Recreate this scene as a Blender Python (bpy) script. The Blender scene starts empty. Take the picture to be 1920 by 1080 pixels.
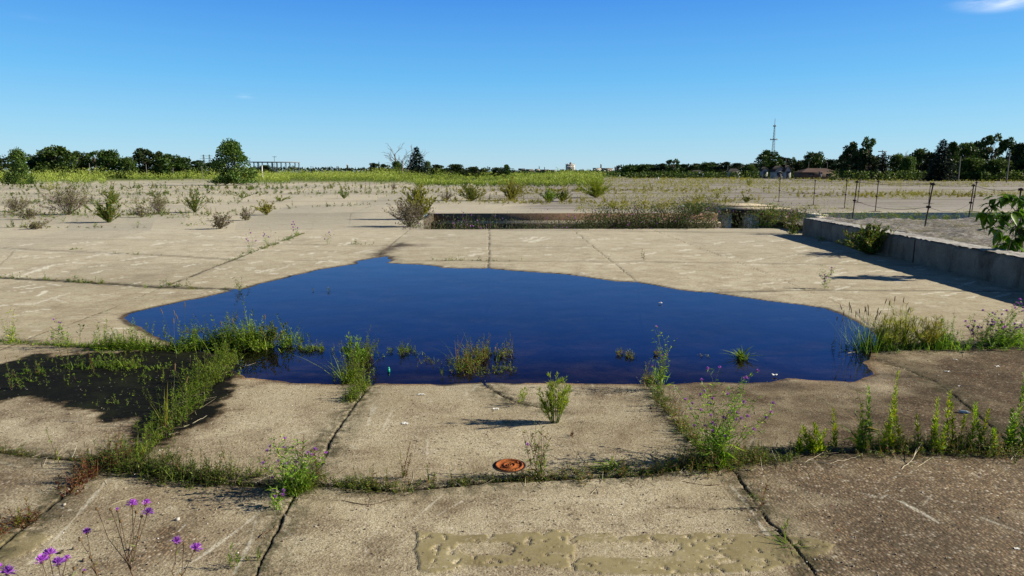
import bpy, math, numpy as np
from math import radians as RAD
from mathutils import Vector
S = bpy.context.scene
C = S.collection
PI = math.pi

# ------------------------------------------------------------------ camera
CAMH = 1.6; FPX = 1280.0
YAW = math.atan(43/FPX); PITCH = math.atan(215/FPX)
cam = bpy.data.objects.new('camera', bpy.data.cameras.new('camera')); C.objects.link(cam)
cam.location = (0, 0, CAMH); cam.rotation_euler = (PI/2-PITCH, 0, -YAW)
cam.data.lens = 24.0; cam.data.sensor_width = 36.0
cam.data.clip_start = 0.05; cam.data.clip_end = 20000
S.camera = cam
S.render.resolution_x = 1024; S.render.resolution_y = 576

# ------------------------------------------------------------------ light
SUN_EL = RAD(27); SUN_AZ = RAD(-2)             # azimuth measured from +X
sd = Vector((math.cos(SUN_EL)*math.cos(SUN_AZ), math.cos(SUN_EL)*math.sin(SUN_AZ), math.sin(SUN_EL)))
sun = bpy.data.objects.new('sun', bpy.data.lights.new('sun', 'SUN')); C.objects.link(sun)
sun.data.energy = 5.0; sun.data.angle = RAD(0.5); sun.data.color = (1.0, 0.918, 0.745)
sun.rotation_euler = sd.to_track_quat('Z', 'Y').to_euler(); sun.location = (40, 0, 30)

world = bpy.data.worlds.new('World'); S.world = world; world.use_nodes = True
wt = world.node_tree; wt.nodes.clear()
def wn(t, **k):
    n = wt.nodes.new(t)
    for a, b in k.items(): setattr(n, a, b)
    return n
sky = wn('ShaderNodeTexSky', sky_type='NISHITA', sun_disc=False)
sky.sun_elevation = SUN_EL; sky.sun_rotation = PI/2 - SUN_AZ
sky.altitude = 200; sky.air_density = 1.0; sky.dust_density = 0.1; sky.ozone_density = 2.2
hs = wn('ShaderNodeHueSaturation'); hs.inputs['Saturation'].default_value = 1.28; hs.inputs['Value'].default_value = 1.0
hs.inputs['Hue'].default_value = 0.492
bg = wn('ShaderNodeBackground'); bg.inputs['Strength'].default_value = 0.105
wo = wn('ShaderNodeOutputWorld')
wt.links.new(sky.outputs[0], hs.inputs['Color'])
# small wisps of cloud, fixed in the sky by direction
tc = wn('ShaderNodeTexCoord')
def ray(px, py):
    cy, sy, cp, sp = math.cos(YAW), math.sin(YAW), math.cos(PITCH), math.sin(PITCH)
    F = np.array([sy*cp, cy*cp, -sp]); R = np.array([cy, -sy, 0.0]); U = np.cross(R, F)
    return F + R*((px-960)/FPX) - U*((py-540)/FPX)
# sky colour over Nishita; above the view darkened to cut fill and puddle reflection
sx_ = wn('ShaderNodeSeparateXYZ'); wt.links.new(tc.outputs['Generated'], sx_.inputs[0])
rp = wn('ShaderNodeValToRGB'); wt.links.new(sx_.outputs['Z'], rp.inputs[0]); EXPF = 2**0.72*0.105
_st = [(0.0, (.40, .66, .84)), (.05, (.28, .61, .87)), (.13, (.13, .48, .90)), (.252, (.042, .245, .82)), (.285, (.014, .08, .42)), (.33, (.008, .030, .17)), (.5, (.012, .028, .10)), (1.0, (.02, .03, .07))]
while len(rp.color_ramp.elements) < len(_st): rp.color_ramp.elements.new(.5)
for i, (p_, c_) in enumerate(_st): rp.color_ramp.elements[i].position = p_; rp.color_ramp.elements[i].color = (*c_, 1)
vm = wn('ShaderNodeVectorMath', operation='SCALE'); wt.links.new(rp.outputs[0], vm.inputs[0]); vm.inputs['Scale'].default_value = 1/EXPF
mxs = wn('ShaderNodeMix', data_type='RGBA'); mxs.inputs[0].default_value = .86; wt.links.new(hs.outputs[0], mxs.inputs[6]); wt.links.new(vm.outputs[0], mxs.inputs[7])
last = mxs.outputs[2]
for (px, py, rr, sc, amt) in ((1905, -4, 0.075, 9, 0.75), (462, 180, 0.022, 30, 0.16), (60, 30, 0.03, 14, 0.03)):
    d = ray(px, py); d = d/np.linalg.norm(d)
    dm = wn('ShaderNodeVectorMath', operation='SUBTRACT'); dm.inputs[1].default_value = d
    wt.links.new(tc.outputs['Generated'], dm.inputs[0])
    mp = wn('ShaderNodeVectorMath', operation='MULTIPLY'); mp.inputs[1].default_value = (1, 1, 4.5)
    wt.links.new(dm.outputs[0], mp.inputs[0])
    ln = wn('ShaderNodeVectorMath', operation='LENGTH'); wt.links.new(mp.outputs[0], ln.inputs[0])
    mr = wn('ShaderNodeMapRange', interpolation_type='SMOOTHSTEP'); mr.inputs[1].default_value = rr; mr.inputs[2].default_value = 0.0
    wt.links.new(ln.outputs['Value'], mr.inputs[0])
    no = wn('ShaderNodeTexNoise'); no.inputs['Scale'].default_value = sc; no.inputs['Detail'].default_value = 7; no.inputs['Roughness'].default_value = .62
    wt.links.new(mp.outputs[0], no.inputs['Vector'])
    m2 = wn('ShaderNodeMapRange'); m2.inputs[1].default_value = .42; m2.inputs[2].default_value = .68
    wt.links.new(no.outputs[0], m2.inputs[0])
    mu = wn('ShaderNodeMath', operation='MULTIPLY'); wt.links.new(mr.outputs[0], mu.inputs[0]); wt.links.new(m2.outputs[0], mu.inputs[1])
    mu2 = wn('ShaderNodeMath', operation='MULTIPLY'); mu2.inputs[1].default_value = amt; wt.links.new(mu.outputs[0], mu2.inputs[0])
    mx = wn('ShaderNodeMix', data_type='RGBA'); wt.links.new(mu2.outputs[0], mx.inputs[0]); wt.links.new(last, mx.inputs[6])
    mx.inputs[7].default_value = (7.5, 7.6, 7.8, 1); last = mx.outputs[2]
wt.links.new(last, bg.inputs['Color']); wt.links.new(bg.outputs[0], wo.inputs[0])

vs = S.view_settings; vs.view_transform = 'Standard'; vs.look = 'None'; vs.exposure = 0.72; vs.gamma = 1.0; vs.use_curve_mapping = False
S.render.engine = 'CYCLES'
S.cycles.max_bounces = 6; S.cycles.transparent_max_bounces = 8; S.cycles.caustics_reflective = False; S.cycles.caustics_refractive = False

# ------------------------------------------------------------------ helpers
def P(px, py, z=0.0):
    d = ray(px, py); t = (z-CAMH)/d[2]
    return np.array([d[0]*t, d[1]*t, z])
def at(px, dist, z=0.0):                     # a place in a direction, some metres off
    d = ray(px, 325.0); h = d[:2]/np.linalg.norm(d[:2])
    return np.array([h[0]*dist, h[1]*dist, z])
FW = np.array([math.sin(YAW), math.cos(YAW)])
def hz(px, py, pos):                         # height over z=0 of the sight line at the forward distance of pos
    d = ray(px, py); t = (pos[0]*FW[0]+pos[1]*FW[1])/(d[0]*FW[0]+d[1]*FW[1])
    return CAMH + d[2]*t
def mpp(pos): return (pos[0]*FW[0]+pos[1]*FW[1])/FPX   # metres per photo pixel there
def PL(pts, z=0.0): return np.array([P(x, y, z) for x, y in pts])

class G:
    def __init__(s): s.v = []; s.f = {3: [], 4: []}; s.r = []; s.n = 0
    def add(s, v, f, r=None):
        v = np.asarray(v, float).reshape(-1, 3); f = np.asarray(f, int)
        if len(v) == 0: return
        s.v.append(v); s.f[f.shape[1]].append(f+s.n); s.n += len(v)
        s.r.append(np.full(len(v), .5) if r is None else np.broadcast_to(np.asarray(r, float), (len(v),)))
    def box(s, lo, hi, rz=0, c=None, r=None):
        lo = np.array(lo, float); hi = np.array(hi, float)
        v = np.array([[x, y, z] for z in (lo[2], hi[2]) for x, y in ((lo[0], lo[1]), (hi[0], lo[1]), (hi[0], hi[1]), (lo[0], hi[1]))])
        if rz:
            c0 = np.array(c if c is not None else (0, 0, 0), float); v = v-c0
            ca, sa = math.cos(rz), math.sin(rz); v = np.c_[v[:, 0]*ca-v[:, 1]*sa, v[:, 0]*sa+v[:, 1]*ca, v[:, 2]]+c0
        s.add(v, [[3, 2, 1, 0], [4, 5, 6, 7], [0, 1, 5, 4], [1, 2, 6, 5], [2, 3, 7, 6], [3, 0, 4, 7]], r)
    def tube(s, path, rad, n=4, r=None):
        path = np.asarray(path, float); k = len(path); rad = np.broadcast_to(np.asarray(rad, float), (k,))
        t = np.gradient(path, axis=0); t /= np.linalg.norm(t, axis=1)[:, None]+1e-9
        ref = np.where(np.abs(t[:, 2:3]) > .9, np.array([[1., 0, 0]]), np.array([[0, 0, 1.]]))
        a = np.cross(t, ref); a /= np.linalg.norm(a, axis=1)[:, None]+1e-9
        b = np.cross(t, a); an = np.arange(n)*2*PI/n
        v = path[:, None]+rad[:, None, None]*(a[:, None]*np.cos(an)[None, :, None]+b[:, None]*np.sin(an)[None, :, None])
        i, j = np.meshgrid(np.arange(k-1), np.arange(n), indexing='ij'); i = i.ravel(); j = j.ravel(); j2 = (j+1) % n
        f = np.c_[i*n+j, i*n+j2, (i+1)*n+j2, (i+1)*n+j]
        s.add(v.reshape(-1, 3), f, r)
        if n == 4: s.f[4].append(np.array([[0, 1, 2, 3], [(k-1)*n+3, (k-1)*n+2, (k-1)*n+1, (k-1)*n]])+s.n-len(v.reshape(-1, 3)))
    def leaves(s, o, d, L, W, rng, nrm=None, r=None, droop=0.0, mid=.42):
        o = np.asarray(o, float); n = len(o)
        if n == 0: return
        d = np.asarray(d, float); d = d/(np.linalg.norm(d, axis=1)[:, None]+1e-9)
        if nrm is None: nrm = rng.normal(size=(n, 3))
        sd_ = np.cross(d, nrm); sd_ /= np.linalg.norm(sd_, axis=1)[:, None]+1e-9
        L = np.broadcast_to(L, (n,))[:, None]; W = np.broadcast_to(W, (n,))[:, None]
        m = o+d*L*mid; tip = o+d*L; tip[:, 2] -= (droop*L[:, 0])
        v = np.stack([o, m+sd_*W/2, tip, m-sd_*W/2], 1)
        if r is None: r = rng.random(n)
        s.add(v.reshape(-1, 3), np.arange(4*n).reshape(n, 4), np.repeat(r, 4))
    def lathe(s, prof, n=24, c=(0, 0, 0), r=None):
        prof = np.asarray(prof, float); k = len(prof); an = np.arange(n)*2*PI/n
        v = np.stack([prof[:, 0:1]*np.cos(an), prof[:, 0:1]*np.sin(an), np.repeat(prof[:, 1:2], n, 1)], 2)+np.array(c)
        i, j = np.meshgrid(np.arange(k-1), np.arange(n), indexing='ij'); i = i.ravel(); j = j.ravel(); j2 = (j+1) % n
        s.add(v.reshape(-1, 3), np.c_[i*n+j, i*n+j2, (i+1)*n+j2, (i+1)*n+j], r)
    def mesh(s, name, mat, smooth=False):
        me = bpy.data.meshes.new(name); V = np.concatenate(s.v); R = np.concatenate(s.r)
        me.vertices.add(len(V)); me.vertices.foreach_set('co', V.astype(np.float32).ravel())
        fs = [np.concatenate(s.f[k]) for k in (3, 4) if s.f[k]]
        li = np.concatenate([f.ravel() for f in fs]); tot = np.concatenate([np.full(len(f), f.shape[1]) for f in fs])
        st = np.r_[0, np.cumsum(tot)[:-1]]
        me.loops.add(len(li)); me.loops.foreach_set('vertex_index', li.astype(np.int32))
        me.polygons.add(len(tot)); me.polygons.foreach_set('loop_start', st.astype(np.int32)); me.polygons.foreach_set('loop_total', tot.astype(np.int32))
        if smooth: me.polygons.foreach_set('use_smooth', np.ones(len(tot), bool))
        at_ = me.attributes.new('rnd', 'FLOAT', 'POINT'); at_.data.foreach_set('value', R.astype(np.float32))
        me.update(); me.validate(); me.materials.append(mat); return me
def link(name, me, parent=None, loc=(0, 0, 0)):
    o = bpy.data.objects.new(name, me); C.objects.link(o); o.location = loc
    if parent is not None: o.parent = parent
    return o
def obj(name, g, mat, parent=None, smooth=False, loc=(0, 0, 0)): return link(name, g.mesh(name, mat, smooth), parent, loc)
def tag(o, label=None, cat=None, group=None, kind=None):
    for k, v in (('label', label), ('category', cat), ('group', group), ('kind', kind)):
        if v: o[k] = v
    return o
def thing(name, label, cat, loc=(0, 0, 0), rz=0, group=None):
    o = bpy.data.objects.new(name, None); C.objects.link(o); o.empty_display_size = .1
    o.location = [float(a) for a in loc]; o.rotation_euler = (0, 0, rz); return tag(o, label, cat, group)
def dup(root, label, loc, rz=0, scale=(1, 1, 1), group=None):
    r = root.copy(); C.objects.link(r); r.location = [float(a) for a in loc]; r.rotation_euler = (0, 0, rz); r.scale = scale
    r['label'] = label
    if group: r['group'] = group
    for ch in list(root.children):
        c = ch.copy(); C.objects.link(c); c.parent = r
        for g in ch.children:
            d = g.copy(); C.objects.link(d); d.parent = c
    return r

# ------------------------------------------------------------------ materials
def newmat(name):
    m = bpy.data.materials.new(name); m.use_nodes = True; m.node_tree.nodes.clear(); return m, m.node_tree
class NT:
    def __init__(s, t): s.t = t
    def n(s, ty, **k):
        a = s.t.nodes.new(ty)
        for x, y in k.items(): setattr(a, x, y)
        return a
    def set(s, sock, v):
        if isinstance(v, bpy.types.NodeSocket): s.t.links.new(v, sock)
        elif v is not None:
            if hasattr(v, '__len__') and len(v) == 3 and sock.type == 'RGBA': v = (*v, 1)
            sock.default_value = v
    def attr(s, name): return s.n('ShaderNodeAttribute', attribute_name=name).outputs['Fac']
    def pos(s): return s.n('ShaderNodeNewGeometry').outputs['Position']
    def scale(s, v, sc):
        a = s.n('ShaderNodeVectorMath', operation='MULTIPLY'); s.set(a.inputs[0], v); a.inputs[1].default_value = sc; return a.outputs[0]
    def noise(s, v, sc, det=4, ro=.55, dist=0):
        a = s.n('ShaderNodeTexNoise'); s.set(a.inputs['Vector'], v); a.inputs['Scale'].default_value = sc; a.inputs['Detail'].default_value = det
        a.inputs['Roughness'].default_value = ro; a.inputs['Distortion'].default_value = dist; return a.outputs[0]
    def mr(s, v, a, b, c=0., d=1.):
        m = s.n('ShaderNodeMapRange'); s.set(m.inputs[0], v)
        for i, x in enumerate((a, b, c, d)): m.inputs[i+1].default_value = x
        return m.outputs[0]
    def math(s, op, a, b=None, clamp=False):
        m = s.n('ShaderNodeMath', operation=op, use_clamp=clamp); s.set(m.inputs[0], a); s.set(m.inputs[1], b); return m.outputs[0]
    def mix(s, f, a, b, mode='MIX'):
        m = s.n('ShaderNodeMix', data_type='RGBA', blend_type=mode); s.set(m.inputs[0], f); s.set(m.inputs[6], a); s.set(m.inputs[7], b); return m.outputs[2]
    def ramp(s, f, stops):
        r = s.n('ShaderNodeValToRGB'); s.set(r.inputs[0], f); e = r.color_ramp.elements
        while len(e) < len(stops): e.new(.5)
        for i, (p, c) in enumerate(stops): e[i].position = p; e[i].color = (*c, 1)
        return r.outputs[0]
    def bump(s, h, st, dist=.01, nrm=None):
        b = s.n('ShaderNodeBump'); b.inputs['Strength'].default_value = st; b.inputs['Distance'].default_value = dist; s.set(b.inputs['Height'], h)
        if nrm is not None: s.set(b.inputs['Normal'], nrm)
        return b.outputs[0]
    def out(s, col, rough=.85, nrm=None, spec=.3, metal=0, shader=None):
        o = s.n('ShaderNodeOutputMaterial')
        if shader is None:
            p = s.n('ShaderNodeBsdfPrincipled'); s.set(p.inputs['Base Color'], col); s.set(p.inputs['Roughness'], rough)
            p.inputs['Specular IOR Level'].default_value = spec; p.inputs['Metallic'].default_value = metal
            if nrm is not None: s.set(p.inputs['Normal'], nrm)
            shader = p.outputs[0]
        s.t.links.new(shader, o.inputs[0])
def leafmat(name, stops, tr=.35, rough=.55):
    m, t = newmat(name); k = NT(t); c = k.ramp(k.attr('rnd'), stops)
    oi = k.n('ShaderNodeObjectInfo'); hsn = k.n('ShaderNodeHueSaturation'); k.set(hsn.inputs['Color'], c)
    k.set(hsn.inputs['Value'], k.mr(oi.outputs['Random'], 0, 1, .82, 1.2)); k.set(hsn.inputs['Hue'], k.mr(oi.outputs['Random'], 0, 1, .488, .512)); c = hsn.outputs[0]
    p = k.n('ShaderNodeBsdfPrincipled'); k.set(p.inputs['Base Color'], c); p.inputs['Roughness'].default_value = rough; p.inputs['Specular IOR Level'].default_value = .25
    tl = k.n('ShaderNodeBsdfTranslucent'); k.set(tl.inputs['Color'], k.mix(.5, c, k.mix(1, c, (1.0, 1.0, .35), 'MULTIPLY')))
    mx = k.n('ShaderNodeMixShader'); mx.inputs[0].default_value = tr; t.links.new(p.outputs[0], mx.inputs[1]); t.links.new(tl.outputs[0], mx.inputs[2])
    k.out(None, shader=mx.outputs[0]); return m
def plain(name, col, rough=.8, metal=0, nsc=8, var=.25, spec=.3, bump=.15):
    m, t = newmat(name); k = NT(t); p = k.n('ShaderNodeTexCoord').outputs['Object']
    a = k.noise(p, nsc, 6, .6); f = k.mr(a, .3, .7, 1-var, 1+var)
    cc = k.n('ShaderNodeCombineColor')
    for i in range(3): k.set(cc.inputs[i], k.math('MULTIPLY', f, col[i]))
    k.out(cc.outputs[0], rough, k.bump(a, bump, .02), spec, metal); return m

L_TREE = leafmat('leaf_tree', [(0, (0.017, 0.038, 0.007)), (.5, (0.037, 0.074, 0.012)), (.85, (0.071, 0.121, 0.019)), (1, (0.128, 0.176, 0.036))], .22)
L_DARK = leafmat('leaf_dark', [(0, (0.013, 0.024, 0.008)), (.6, (0.025, 0.048, 0.013)), (1, (0.057, 0.090, 0.022))], .12)
L_BUSH = leafmat('leaf_bush', [(0, (0.021, 0.047, 0.007)), (.5, (0.050, 0.095, 0.015)), (.8, (0.099, 0.162, 0.024)), (1, (0.227, 0.270, 0.073))], .3)
L_CON = leafmat('needle', [(0, (.008, .016, .010)), (.6, (.015, .030, .017)), (1, (.028, .05, .026))], .05)
L_MEAD = leafmat('leaf_meadow', [(0, (0.055, 0.089, 0.011)), (.35, (0.143, 0.189, 0.021)), (.7, (0.276, 0.326, 0.047)), (1, (0.375, 0.399, 0.104))], .35)
L_GREEN = leafmat('leaf_green', [(0, (0.057, 0.123, 0.011)), (.5, (0.153, 0.276, 0.019)), (.85, (0.290, 0.430, 0.034)), (1, (0.451, 0.522, 0.070))], .4)
L_FRESH = leafmat('leaf_fresh', [(0, (0.123, 0.208, 0.009)), (.5, (0.259, 0.364, 0.014)), (.85, (0.410, 0.481, 0.023)), (1, (0.519, 0.442, 0.035))], .42)
L_LOW = leafmat('leaf_low', [(0, (0.038, 0.071, 0.013)), (.45, (0.093, 0.159, 0.019)), (.75, (0.204, 0.301, 0.035)), (.9, (0.261, 0.106, 0.040)), (1, (0.372, 0.283, 0.080))], .35)
L_RED = leafmat('leaf_red', [(0, (0.101, 0.024, 0.019)), (.5, (0.189, 0.066, 0.032)), (.8, (0.151, 0.156, 0.032)), (1, (0.277, 0.240, 0.065))], .35)
L_TWIG = leafmat('leaf_twiggy', [(0, (0.096, 0.078, 0.059)), (.5, (0.164, 0.143, 0.070)), (.8, (0.205, 0.221, 0.070)), (1, (0.328, 0.221, 0.304))], .3)
L_YELL = leafmat('leaf_yellow', [(0, (0.142, 0.162, 0.024)), (.5, (0.312, 0.311, 0.036)), (1, (0.510, 0.446, 0.073))], .35)
L_BROAD = leafmat('leaf_broad', [(0, (0.030, 0.081, 0.008)), (.6, (0.072, 0.172, 0.012)), (1, (0.169, 0.299, 0.021))], .45, .4)
FLOWER = leafmat('flower_purple', [(0, (.28, .05, .50)), (.6, (.42, .11, .66)), (1, (.60, .28, .78))], .4)
BUD = plain('flower_bud', (.13, .08, .035), .7, nsc=80)
STEM = plain('stem_green', (.10, .12, .04), .7, nsc=30)
STEMR = plain('stem_brown', (.12, .075, .045), .7, nsc=30)
DRY = plain('dry_stalk', (.48, .42, .30), .8, nsc=30)
BARK = plain('bark', (.075, .06, .045), .9, nsc=6, bump=.5)
DEADW = plain('dead_wood', (.16, .13, .115), .9, nsc=6)
RUSTY = plain('rusty_steel', (.035, .022, .018), .75, nsc=30, var=.5)
RUST = plain('rust_iron', (.26, .068, .012), .75, nsc=35, var=.45, bump=.4)
GALV = plain('galvanised_steel', (.20, .23, .27), .5, nsc=3, metal=.1)
WHITE = plain('white_litter', (.72, .72, .70), .6, nsc=30, var=.12)
ROCK = plain('stone_chip', (.38, .34, .29), .9, nsc=25, var=.3, bump=.5)
WOODP = plain('pole_wood', (.15, .14, .13), .9, nsc=2)
GLASS_D = plain('dark_window', (.03, .035, .045), .2, nsc=1, spec=.5)

# ------------------------------------------------------------------ value noise for building the ground
_rg = np.random.default_rng(5); _T = _rg.random((256, 256))
def vn(x, y, sc=1.0, oc=1):
    r = 0; a = 1; tot = 0
    for o in range(oc):
        u = x*sc+17.3*o; v = y*sc+5.1*o; i = np.floor(u).astype(int); j = np.floor(v).astype(int); fu = u-i; fv = v-j
        fu = fu*fu*(3-2*fu); fv = fv*fv*(3-2*fv); i0 = i & 255; j0 = j & 255; i1 = (i+1) & 255; j1 = (j+1) & 255
        r = r+a*((_T[i0, j0]*(1-fu)+_T[i1, j0]*fu)*(1-fv)+(_T[i0, j1]*(1-fu)+_T[i1, j1]*fu)*fv); tot += a; a *= .5; sc *= 2.1
    return r/tot
def dseg(x, y, pl, closed=False):            # distance to a polyline
    n = len(pl); best = np.full(x.shape, 1e9)
    for i in range(n if closed else n-1):
        a = pl[i]; b = pl[(i+1) % n]; dx, dy = b[0]-a[0], b[1]-a[1]
        t = np.clip(((x-a[0])*dx+(y-a[1])*dy)/(dx*dx+dy*dy+1e-12), 0, 1)
        best = np.minimum(best, (x-a[0]-t*dx)**2+(y-a[1]-t*dy)**2)
    return np.sqrt(best)
def inside(x, y, pl):
    c = np.zeros(x.shape, bool); n = len(pl)
    for i in range(n):
        a = pl[i]; b = pl[(i+1) % n]
        if a[1] == b[1]: continue
        k = (a[1] > y) != (b[1] > y); c ^= k & (x < (b[0]-a[0])*(y-a[1])/(b[1]-a[1])+a[0])
    return c
def sdist(x, y, pl):
    pl = pl[:, :2]; d = dseg(x, y, pl, True); return np.where(inside(x, y, pl), -d, d)
def ss(x, a, b):
    t = np.clip((x-a)/(b-a), 0, 1); return t*t*(3-2*t)

# ------------------------------------------------------------------ layout traced on the ground
PUD = PL([(233,597),(243,589),(262,584),(300,575),(345,565),(385,558),(425,548),(455,543),(490,532),(520,525),(560,515),(600,506),(640,499),
 (656,497),(664,496),(675,494),(669,491.5),(687,487),(700,484.5),(722,481),(730,482),(725,484),(735,487),(730,490),(720,493.5),(775,496),(811,498.5),(822,500),(826,503),(870,503.5),(917,504),(965,508),(1010,511),(1060,515),(1105,521),(1150,527),(1195,530),(1240,538),
 (1290,546),(1345,551),(1400,559),(1450,566),(1500,572),(1545,578),(1575,588),(1600,600),(1625,615),(1645,632),(1642,655),(1622,680),(1640,702),
 (1600,715),(1540,714),(1480,711),(1440,717),(1400,719),(1340,716),(1240,720),(1150,719),(1060,718),(960,719),(900,716),(840,721),(780,722),
 (700,718),(640,720),(560,718),(500,713),(462,708),(442,694),(430,676),(400,662),(345,650),(315,642),(300,634),(280,625),(265,614),(247,607)])
MUD = PL([(-300,690),(-60,712),(0,690),(60,672),(150,668),(240,664),(300,655),(360,648),(430,655),(450,690),(430,710),(408,730),(410,750),(385,775),(350,800),(310,832),(285,825),(262,792),
 (200,780),(150,765),(90,748),(40,745),(0,752),(-60,760),(-300,770)])
PAINT = PL([(782,1002),(845,1004),(870,1008),(960,1005),(1000,1002),(1060,1000),(1075,1010),(1140,1006),(1160,1012),(1240,1006),(1330,1006),(1400,1008),(1440,1012),
 (1500,1012),(1530,1015),(1560,1028),(1550,1045),(1500,1056),(1490,1064),(1440,1078),(1300,1082),(1200,1084),(1120,1082),(1020,1068),(960,1066),(880,1072),(820,1080),(790,1074),(775,1040)])
PAINT2 = PL([(-60,1012),(0,1008),(50,1002),(100,1010),(60,1040),(0,1062),(-80,1070)])
HOLES = [PL(h) for h in ([(860,1024),(950,1022),(975,1032),(960,1048),(880,1046),(850,1036)], [(1075,1022),(1170,1020),(1290,1022),(1265,1050),(1150,1056),(1080,1050)],
 [(1340,1033),(1365,1030),(1390,1037),(1345,1040)], [(1345,1058),(1380,1052),(1395,1062),(1350,1064)], [(820,1082),(870,1064),(930,1068),(915,1082)])]
JO = [  # (polyline in the photograph, half width m, strength)
 ([(-200,838),(0,850),(120,862),(200,870),(300,893),(420,907),(530,915),(640,913),(730,922),(800,918),(900,908),(960,903),(1060,900),(1180,895),(1300,880),(1380,872),(1500,857),(1640,848),(1780,850),(1920,852),(2200,850)], .022, 1),
 ([(-200,630),(0,640),(120,651),(260,656),(380,657),(540,657),(760,660),(1150,662),(1450,660),(1590,657),(1700,656),(1920,654),(2200,650)], .028, 1),
 ([(-300,512),(0,522),(100,527),(200,533),(300,540),(430,543),(520,545)], .035, .9),
 ([(1330,549),(1550,545),(1920,548),(2300,550)], .022, .8),
 ([(-300,455),(0,466),(150,473),(310,480),(450,489)], .03, .7),
 ([(560,489),(690,490),(810,490),(1020,491),(1200,492),(1440,495),(1800,500)], .028, .45),
 ([(-400,420),(0,426),(270,428),(500,428),(770,429),(1500,438)], .05, .7),
 ([(-400,452),(0,448),(400,452),(560,460),(700,462),(1100,463)], .03, .35),
 ([(-400,398),(0,402),(300,404),(560,402),(770,398)], .07, .5),
 ([(-400,376),(0,380),(300,382),(600,378),(800,376),(1100,380)], .12, .5),
 ([(-400,362),(0,364),(300,365),(600,363),(900,362)], .2, .5),
 ([(-400,352),(0,354),(300,355),(600,353),(900,352),(1300,352)], .3, .4),
 ([(-100,696),(70,630),(185,590),(305,540),(470,475),(570,437),(640,408),(700,385)], .02, .55),
 ([(305,540),(470,475),(570,437)], .035, .8),
 ([(440,690),(410,716),(350,775),(290,830),(262,858),(240,885)], .03, 1),
 ([(690,495),(735,458),(770,430)], .02, .55),
 ([(700,718),(685,735),(655,775),(622,828),(606,858),(575,905),(530,975),(480,1080),(430,1190)], .013, 1),
 ([(917,430),(917,505),(912,600),(905,715)], .025, .7),
 ([(905,715),(925,735),(962,757),(1010,768),(1040,775)], .018, .9),
 ([(1075,432),(1120,470),(1195,530),(1205,640),(1212,720)], .02, .8),
 ([(1205,712),(1235,755),(1262,790),(1290,830),(1330,862),(1378,890),(1405,925),(1440,980),(1475,1020),(1520,1075),(1570,1140)], .013, .95),
 ([(1225,432),(1310,465),(1403,500),(1500,540),(1600,582),(1660,640)], .015, .6),
 ([(1640,672),(1670,684),(1740,712),(1790,745),(1830,780),(1900,840)], .014, .9),
 ([(230,850),(150,905),(70,975),(0,1030),(-80,1100)], .016, .9),
 ([(30,468),(10,488),(-20,515)], .02, .35), ([(1550,470),(1440,500),(1350,520)], .012, .25),
 ([(1250,955),(1330,958),(1420,957)], .006, .5),
]
RNG = np.random.default_rng(11)
PUD2 = PUD[:, :2]

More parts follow.
